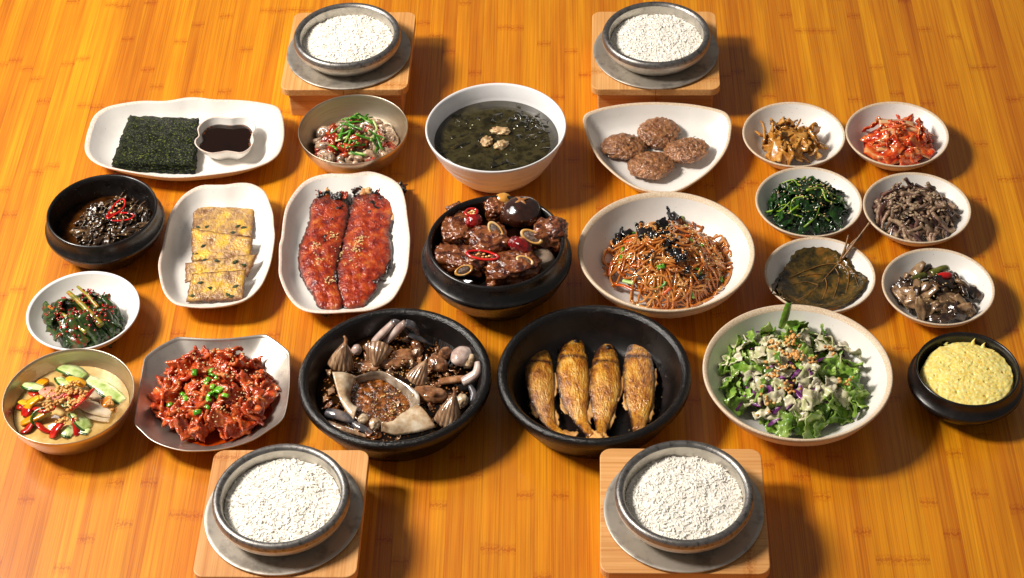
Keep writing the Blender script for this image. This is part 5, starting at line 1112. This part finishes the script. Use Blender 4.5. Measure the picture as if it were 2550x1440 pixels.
for fi, (cl_, hw_, (ta, tl), lb) in enumerate(FI):
    zs_ = [.0095 + .0092 * min(1, h / 125) + .001 for h in hw_]; zs_[-2] += .004; zs_[-1] += .020
    pts = [ff(x, y, z) for (x, y), z in zip(cl_, zs_)]; ctr = Vector((pts[4].x, pts[4].y, .0095))
    path = smoothpath(pts, 8); m = len(path)
    hwi = smoothpath([Vector((h, 0, 0)) for h in hw_], 8)
    V, F = tube(path, lambda t: max(.002, hwi[min(m - 1, round(t * (m - 1)))].x * MP * 1.02), 28, flat=.45)
    V = [v + (Vector((v.x, v.y, v.z)) - path[i // 28]).normalized() * (.0008 * FB(Vector((v.x * 330, v.y * 220, v.z * 300 + fi * 9)), 3)) for i, v in enumerate(V)]
    fo_ = tag(empty('fried_fish', ctr), lb, 'fish', 'fried fish in the clay pan')
    tn = []
    for k_ in range(len(V)):
        t_ = (k_ // 28) / (m - 1); ca = math.cos(2 * pi * (k_ % 28) / 28); tn.append(min(1, max(0, (ca - .45) / .5) * 1.0 + max(0, (-ca - .7) / .3) * .7 + (.62 if t_ < .36 else 0) + max(0, t_ - .8) * 1.2 + (1.1 * math.exp(-((t_ - .41) / .022) ** 2) if abs(math.sin(2 * pi * (k_ % 28) / 28)) > .55 else 0)))
    obj('body', tone(mesh('body', [v - ctr for v in V], F, M_fry), tn), fo_)
    e = path[-1]; d2 = (path[-1] - path[-5]); d2.z = max(d2.z, .3 * d2.length); d2.normalize()
    tf = flake(fi + 400, .027, .022, .0012, wav=.0012, wf=200, nu=8, nv=8, taper=lambda u: .45 + .55 * (u + 1) / 2, edge=.3)
    obj('tail_fin', mesh('tail_fin', *tf, M_fin), fo_, loc=e + d2 * .006 - ctr, rot=(Matrix((d2, Vector((0, 0, 1)).cross(d2).normalized(), d2.cross(Vector((0, 0, 1)).cross(d2).normalized()))).transposed().to_4x4() @ Matrix.Rotation(.5, 4, 'X')))
    for sgn, fr_, ln in ((-1, .78, .034), (1, .72, .026), (-1, .58, .036)):
        k = round(fr_ * (m - 1)); t = (path[k + 2] - path[k - 2]).normalized(); sd = t.cross(Vector((0, 0, 1))).normalized()
        loc = path[k] - sd * sgn * hwi[k].x * MP * -.98
        obj('fin', mesh('fin', *flake(fi * 3 + sgn + 410, ln, .0085, .0010, wav=.001, wf=300, nu=10, nv=4, edge=.7, ef=8, taper=lambda u: .15 + .85 * max(0, 1 - abs(u - .2) / 1.2)), M_fin), fo_, loc=loc - ctr + Vector((0, 0, .0005)), rot=(0, 0, math.atan2(t.y, t.x) + sgn * .12))
    k = round(.22 * (m - 1)); hx = hwi[k].x * MP
    obj('eye', mesh('eye', *blob(.0034, .0034, .0018, fi, .1, 1, 2), M_char), fo_, loc=path[k] + Vector((.002, -.002, hx * .47 + .0020)) - ctr)
M_crumb = food('fry_crumb', [(150, 90, 40), (210, 170, 110)], s=200, rough=.5, bump=0, vary=0)
stuff('fry_crumbs', grains(60, C_fish, lambda x, y: pan_in(math.hypot(x, y)), .0009, .078, 81), M_crumb, 'tiny crumbs of fried skin on the pan floor', 'crumbs')

# ------------------------------------------------------------------ soy marinated crab
M_cl = food('crab_marinade', [(10, 5, 2), (26, 13, 4), (50, 26, 8)], s=55, rough=.06, bump=.1, bs=150, vary=0)
M_shell = food('crab_shell', [(150, 112, 78), (196, 168, 134), (222, 206, 180)], s=60, rough=.2, bump=.3, bs=300, coat=.4, vary=.1)
M_back = food('inner_crab_shell', [(86, 70, 58), (138, 118, 98), (176, 160, 142)], s=70, rough=.16, bump=.2, coat=.5, vary=.05)
M_roe = food('crab_roe', [(34, 15, 4), (104, 54, 14), (160, 92, 30)], s=150, rough=.18, bump=1.0, bs=300, bd=.002, coat=.4, vary=.1, spread=.13)
M_flesh = food('raw_crab_flesh', [(92, 56, 34), (148, 98, 62), (190, 146, 108)], s=80, rough=.14, bump=.5, bs=240, coat=.5, sss=.25, vary=.15)
M_leg = food('crab_leg', [(140, 112, 104), (190, 164, 152), (214, 198, 188)], s=60, rough=.18, bump=.15, coat=.4, vary=.08)
M_blue = food('blue_crab_claw', [(34, 34, 38), (78, 76, 80), (138, 122, 112)], s=60, rough=.16, bump=.15, coat=.5, vary=.12)
M_garl = food('pickled_garlic', [(92, 60, 40), (148, 112, 82), (196, 162, 128)], s=130, rough=.16, bump=.3, coat=.5, vary=.15, stretch=(2.2, .5, .5))
M_bit = food('marinade_bits', [(84, 44, 10), (140, 82, 26), (170, 116, 58)], s=200, rough=.2, bump=0, vary=0)
fc = crop(3.43, 730, 750); zb = .0315
thing('crab_marinade', lathe([(0, -.02), (.07, -.02), (.0888, -.0002), (.0888, 0), (0, .0001)], n=80), M_cl, 'nearly black soy marinade around the crab', 'marinade', loc=(C_crab.x, C_crab.y, zb), recalc=True)
cr_ = tag(empty('crab_shell', (fc(775, 860, zb).x, fc(775, 860, zb).y, zb)), 'upturned pointed crab shell holding orange brown roe', 'crab shell')
cl0 = Vector(cr_.location)
def shell_sheet(nm, outer, inner, zo, zi, bulge, mat, th=.0022, jag=.0008):
    a = smoothpath([fc(x, y, zo(k / (len(outer) - 1))) for k, (x, y) in enumerate(outer)], 6); b = smoothpath([fc(x, y, zi(k / (len(inner) - 1))) for k, (x, y) in enumerate(inner)], 6); G = []
    for i in range(len(a)):
        row = []
        for j in range(11):
            u = j / 10; p = a[i].lerp(b[i], u); p = p + Vector((0, 0, bulge * math.sin(pi * u) + .0006 * N3(p.x * 150, p.y * 150, 3)))
            if j == 10: p = p + Vector((jag * N3(i * .9, 1, 0), jag * N3(i * .9, 5, 0), 0)) * 2
            row.append(p - cl0)
        G.append(row)
    obj(nm, mesh(nm, *solid_grid(G, th), mat), cr_)
shell_sheet('shell_wing', [(335,612),(362,720),(400,840),(455,935),(520,1012)], [(545,650),(502,730),(480,820),(500,880),(555,912)], lambda t: .052 - .010 * t, lambda t: .041 + .002 * t, .0035, M_shell)
shell_sheet('shell_wing', [(760,1112),(870,1145),(1000,1132),(1105,1112),(1222,1078)], [(755,1040),(850,1030),(930,965),(1010,915),(1065,885)], lambda t: .036 + .008 * t, lambda t: .047 + .003 * t, .004, M_shell)
shell_sheet('shell_back', [(525,650),(640,610),(760,600),(900,670),(1010,735),(1075,800),(1085,895)], [(555,700),(655,675),(760,672),(862,730),(940,795),(990,855),(1005,925)], lambda t: .045, lambda t: .036, .002, M_back)
RO = polar([fc(x, y, .036) for x, y in [(530,680),(650,650),(760,650),(880,715),(980,800),(1030,900),(960,960),(860,1030),(740,1060),(620,1050),(540,960),(490,860),(500,760)]], fc(765, 860, .036)); rc = fc(765, 860, .036)
V, F = lathe([(1.06, .0002), (1.0, .0030), (.85, .0042), (.6, .0046), (.4, .0048), (.2, .0048), (0, .0048)], RO, 120)
obj('roe', mesh('roe', [Vector((v.x + rc.x - cl0.x, v.y + rc.y - cl0.y, v.z + .0016 * FB(v * 190, 3))) for v in V], F, M_roe), cr_)
def limb(name, pts, r0, mat, label, cat, group, flat=.8, n=10):
    return wthing(name, tube(smoothpath([fc(*p) for p in pts], 7), r0, n, flat=flat), mat, label, cat, group)
G1 = 'crab legs and claws'
def leg2(label, segs):
    allp = [fc(*p) for s_ in segs for p in s_[0]]; c0 = Vector((allp[0].x, allp[0].y, zb)); rt = tag(empty('crab_limb', c0), label, 'crab leg', G1)
    for pts, r0, mat, nm in segs:
        obj(nm, mesh(nm, *tube(smoothpath([fc(*p) - c0 for p in pts], 7), r0, 12, flat=.75), mat), rt)
taper = lambda a, b: (lambda t: (a + (b - a) * t) * (.8 + .3 * math.sin(pi * min(1, t * .9 + .1))))
leg2('pale crab leg bent upright against the pan wall, slimmer one', [([(690, 350, .032), (765, 275, .046), (850, 185, .058)], taper(.0058, .0050), M_leg, 'upper_segment'), ([(850, 183, .058), (910, 190, .052), (980, 270, .038)], taper(.0046, .0040), M_blue, 'lower_segment')])
leg2('thick pale crab leg bent upright with a dark blue tip', [([(790, 345, .033), (870, 265, .048), (955, 185, .062)], taper(.0062, .0056), M_leg, 'upper_segment'), ([(958, 185, .062), (1030, 215, .057), (1065, 285, .046)], taper(.0056, .0042), M_blue, 'lower_segment'), ([(1000, 272, .047), (1080, 320, .043), (1195, 378, .034)], taper(.0062, .0012), M_blue, 'claw_tip')])
leg2('blue crab leg segment standing by the pan wall', [([(1520, 890, .034), (1545, 800, .038), (1510, 725, .040)], taper(.0045, .0034), M_blue, 'upper_segment')])
leg2('dark jointed crab leg lying at the front of the marinade', [([(290, 955, .033), (390, 975, .036), (530, 1030, .034)], taper(.0068, .0050), M_blue, 'upper_segment'), ([(520, 1050, .034), (600, 1090, .035), (700, 1150, .032)], taper(.0050, .0030), M_blue, 'lower_segment')])
leg2('thin brown crab leg half sunk beside the pan wall', [([(290, 1040, .032), (420, 1090, .034), (640, 1160, .032)], taper(.0040, .0022), M_garl, 'upper_segment')])
leg2('curved pinkish crab leg hooked over the marinade', [([(1240, 690, .034), (1350, 675, .036), (1470, 660, .038)], taper(.0042, .0050), M_flesh, 'upper_segment'), ([(1450, 690, .038), (1560, 620, .046), (1575, 520, .052)], taper(.0068, .0040), M_leg, 'lower_segment')])
def fan(A, B, wd, label):
    """ridged fan-shaped gill: apex A, far edge B, convex towards the viewer"""
    A, B = fc(*A), fc(*B); ax = (B - A); L_ = ax.length; ax.normalize(); nr = ((CAM - (A + B) / 2).normalized() + Vector((0, 0, .4))); nr = (nr - ax * nr.dot(ax)).normalized(); sd = ax.cross(nr); G = []
    for i in range(15):
        u = i / 14; row = []
        for j in range(41):
            v = -1 + j / 20; w_ = wd * (.14 + .86 * math.sin(u * pi / 2 * .95) ** .9)
            row.append(A + ax * (L_ * u * (1 - .18 * v * v * u)) + sd * (w_ * v) + nr * (wd * .55 * math.sqrt(max(0, 1 - v * v)) * (.35 + .65 * math.sin(pi * min(1, .15 + u * .7))) + (.0005 * math.cos(v * 19) + .0008 * N3(v * 3, u * 4, A.x * 90)) * u))
        G.append(row)
    g, c0 = to_local(solid_grid(G, .0012)); o = tag(empty('crab_gill', c0), label, 'crab gill', 'fan shaped crab gills')
    obj('fan', mesh('fan', g[0], g[1], M_garl), o)
    obj('stub', mesh('stub', *tube(smoothpath([A - c0 + ax * .002, A - c0 - ax * .004, A - c0 - ax * .008 + sd * .003], 5), lambda t: .0028 * (1 - .5 * t), 7), M_flesh), o)
fan((445, 360, .060), (400, 600, .034), .0150, 'brown ridged crab gill upright beside the pale legs')
fan((1375, 805, .060), (1305, 1085, .036), .0150, 'brown ridged crab gill near the pointed shell tip')
fan((700, 560, .036), (735, 350, .052), .0155, 'brown ridged crab gill spread below the bent legs')
fan((1130, 520, .050), (1030, 715, .036), .0120, 'orange brown crab gill above the shell edge')
for i, (x, y, z, a, b, c2, rz, mt, lb) in enumerate([(1150, 800, .036, .0210, .0110, .009, -.1, M_flesh, 'long crab body chunk beside the shell'), (1235, 530, .037, .0100, .0130, .009, .4, M_flesh, 'crab body chunk below the pink grey claw'), (950, 470, .035, .0140, .0090, .007, .1, M_flesh, 'ragged crab flesh beside the split garlic'), (1060, 440, .037, .0060, .0060, .006, 0, M_garl, 'dark round crab joint near the claw tip'), (1060, 385, .035, .0060, .0100, .006, .5, M_flesh, 'small crab flesh lump under the claw tip'),
                                      (1440, 470, .041, .0120, .0150, .009, -.5, M_leg, 'pinkish oval crab claw against the pan wall'), (1510, 500, .038, .0085, .0120, .008, -.4, M_shell, 'white shiny shell piece behind the oval claw'), (1295, 445, .040, .0060, .0090, .006, -.5, M_flesh, 'small knob of crab joint beside the oval claw'), (600, 1005, .039, .0068, .0060, .005, .3, M_shell, 'white crab knuckle at the shell front edge'), (700, 1045, .040, .0064, .0080, .006, -.2, M_shell, 'blunt white crab knuckle beside the shell front'), (545, 415, .037, .0060, .0070, .006, 0, M_leg, 'pale round joint beside the upright garlic'), (1445, 850, .038, .0070, .0080, .007, 0, M_shell, 'rough cream crab flesh beside the garlic near the wall'), (640, 560, .034, .0150, .0080, .005, -.2, M_flesh, 'flat crab flesh strip above the roe'), (860, 530, .035, .0160, .0070, .005, .1, M_flesh, 'shredded crab flesh under the sesame seeds')]):
    thing('crab_piece', blob(a, b, c2, i + 30, .06 if mt is M_leg else .2, 1.6, 4, fn=lambda v, n: v + n * (.0002 if mt is M_leg else .0006) * FB(v * 240, 2)), mt, lb, 'crab piece', 'crab pieces in the marinade', loc=fc(x, y, z), rot=(U(-.2, .2), U(-.2, .2), rz))
obs = [o for o in col.objects if o.name.startswith('crab_piece') and o.type == 'MESH'] + list(cr_.children)
csf = surface(obs, C_crab, .09, lambda r: zb)
shv = [mesh('shred', *flake(s + 600, U(.008, .018), U(.004, .008), .0012, bend=U(-1.2, 1.2), wav=.003, wf=200, nu=9, nv=5, edge=.6, ef=5, twist=U(-.8, .8)), [M_flesh, M_garl, M_roe][s % 3]) for s in range(9)]
heap('crab_shred', shv, 90, C_crab, zb - .0005, .080, lambda x, y: .003, 'ragged brown shred of crab floating in the marinade', 'crab shred', 'crab shreds', jit=.5, rmin=.25)
stuff('marinade_bits', grains(800, C_crab, lambda x, y: zb, .0017, .083, 91, asp=(1, .8, .2), off=.0002), M_bit, 'orange bits floating all over the crab marinade', 'bits')
spo = []
for (x, y, r) in [(760, 800, .022), (880, 770, .018), (720, 590, .02), (900, 580, .02), (1130, 660, .012), (840, 960, .02), (930, 900, .012)]:
    p = fc(x, y, .04); spo.append((p.x - C_crab.x, p.y - C_crab.y, r))
stuff('sesame_seeds', grains(110, C_crab, csf, .0014, .05, 95, spots=spo, off=.0008), M_sesame, 'sesame seeds sprinkled over the crab and roe', 'sesame')
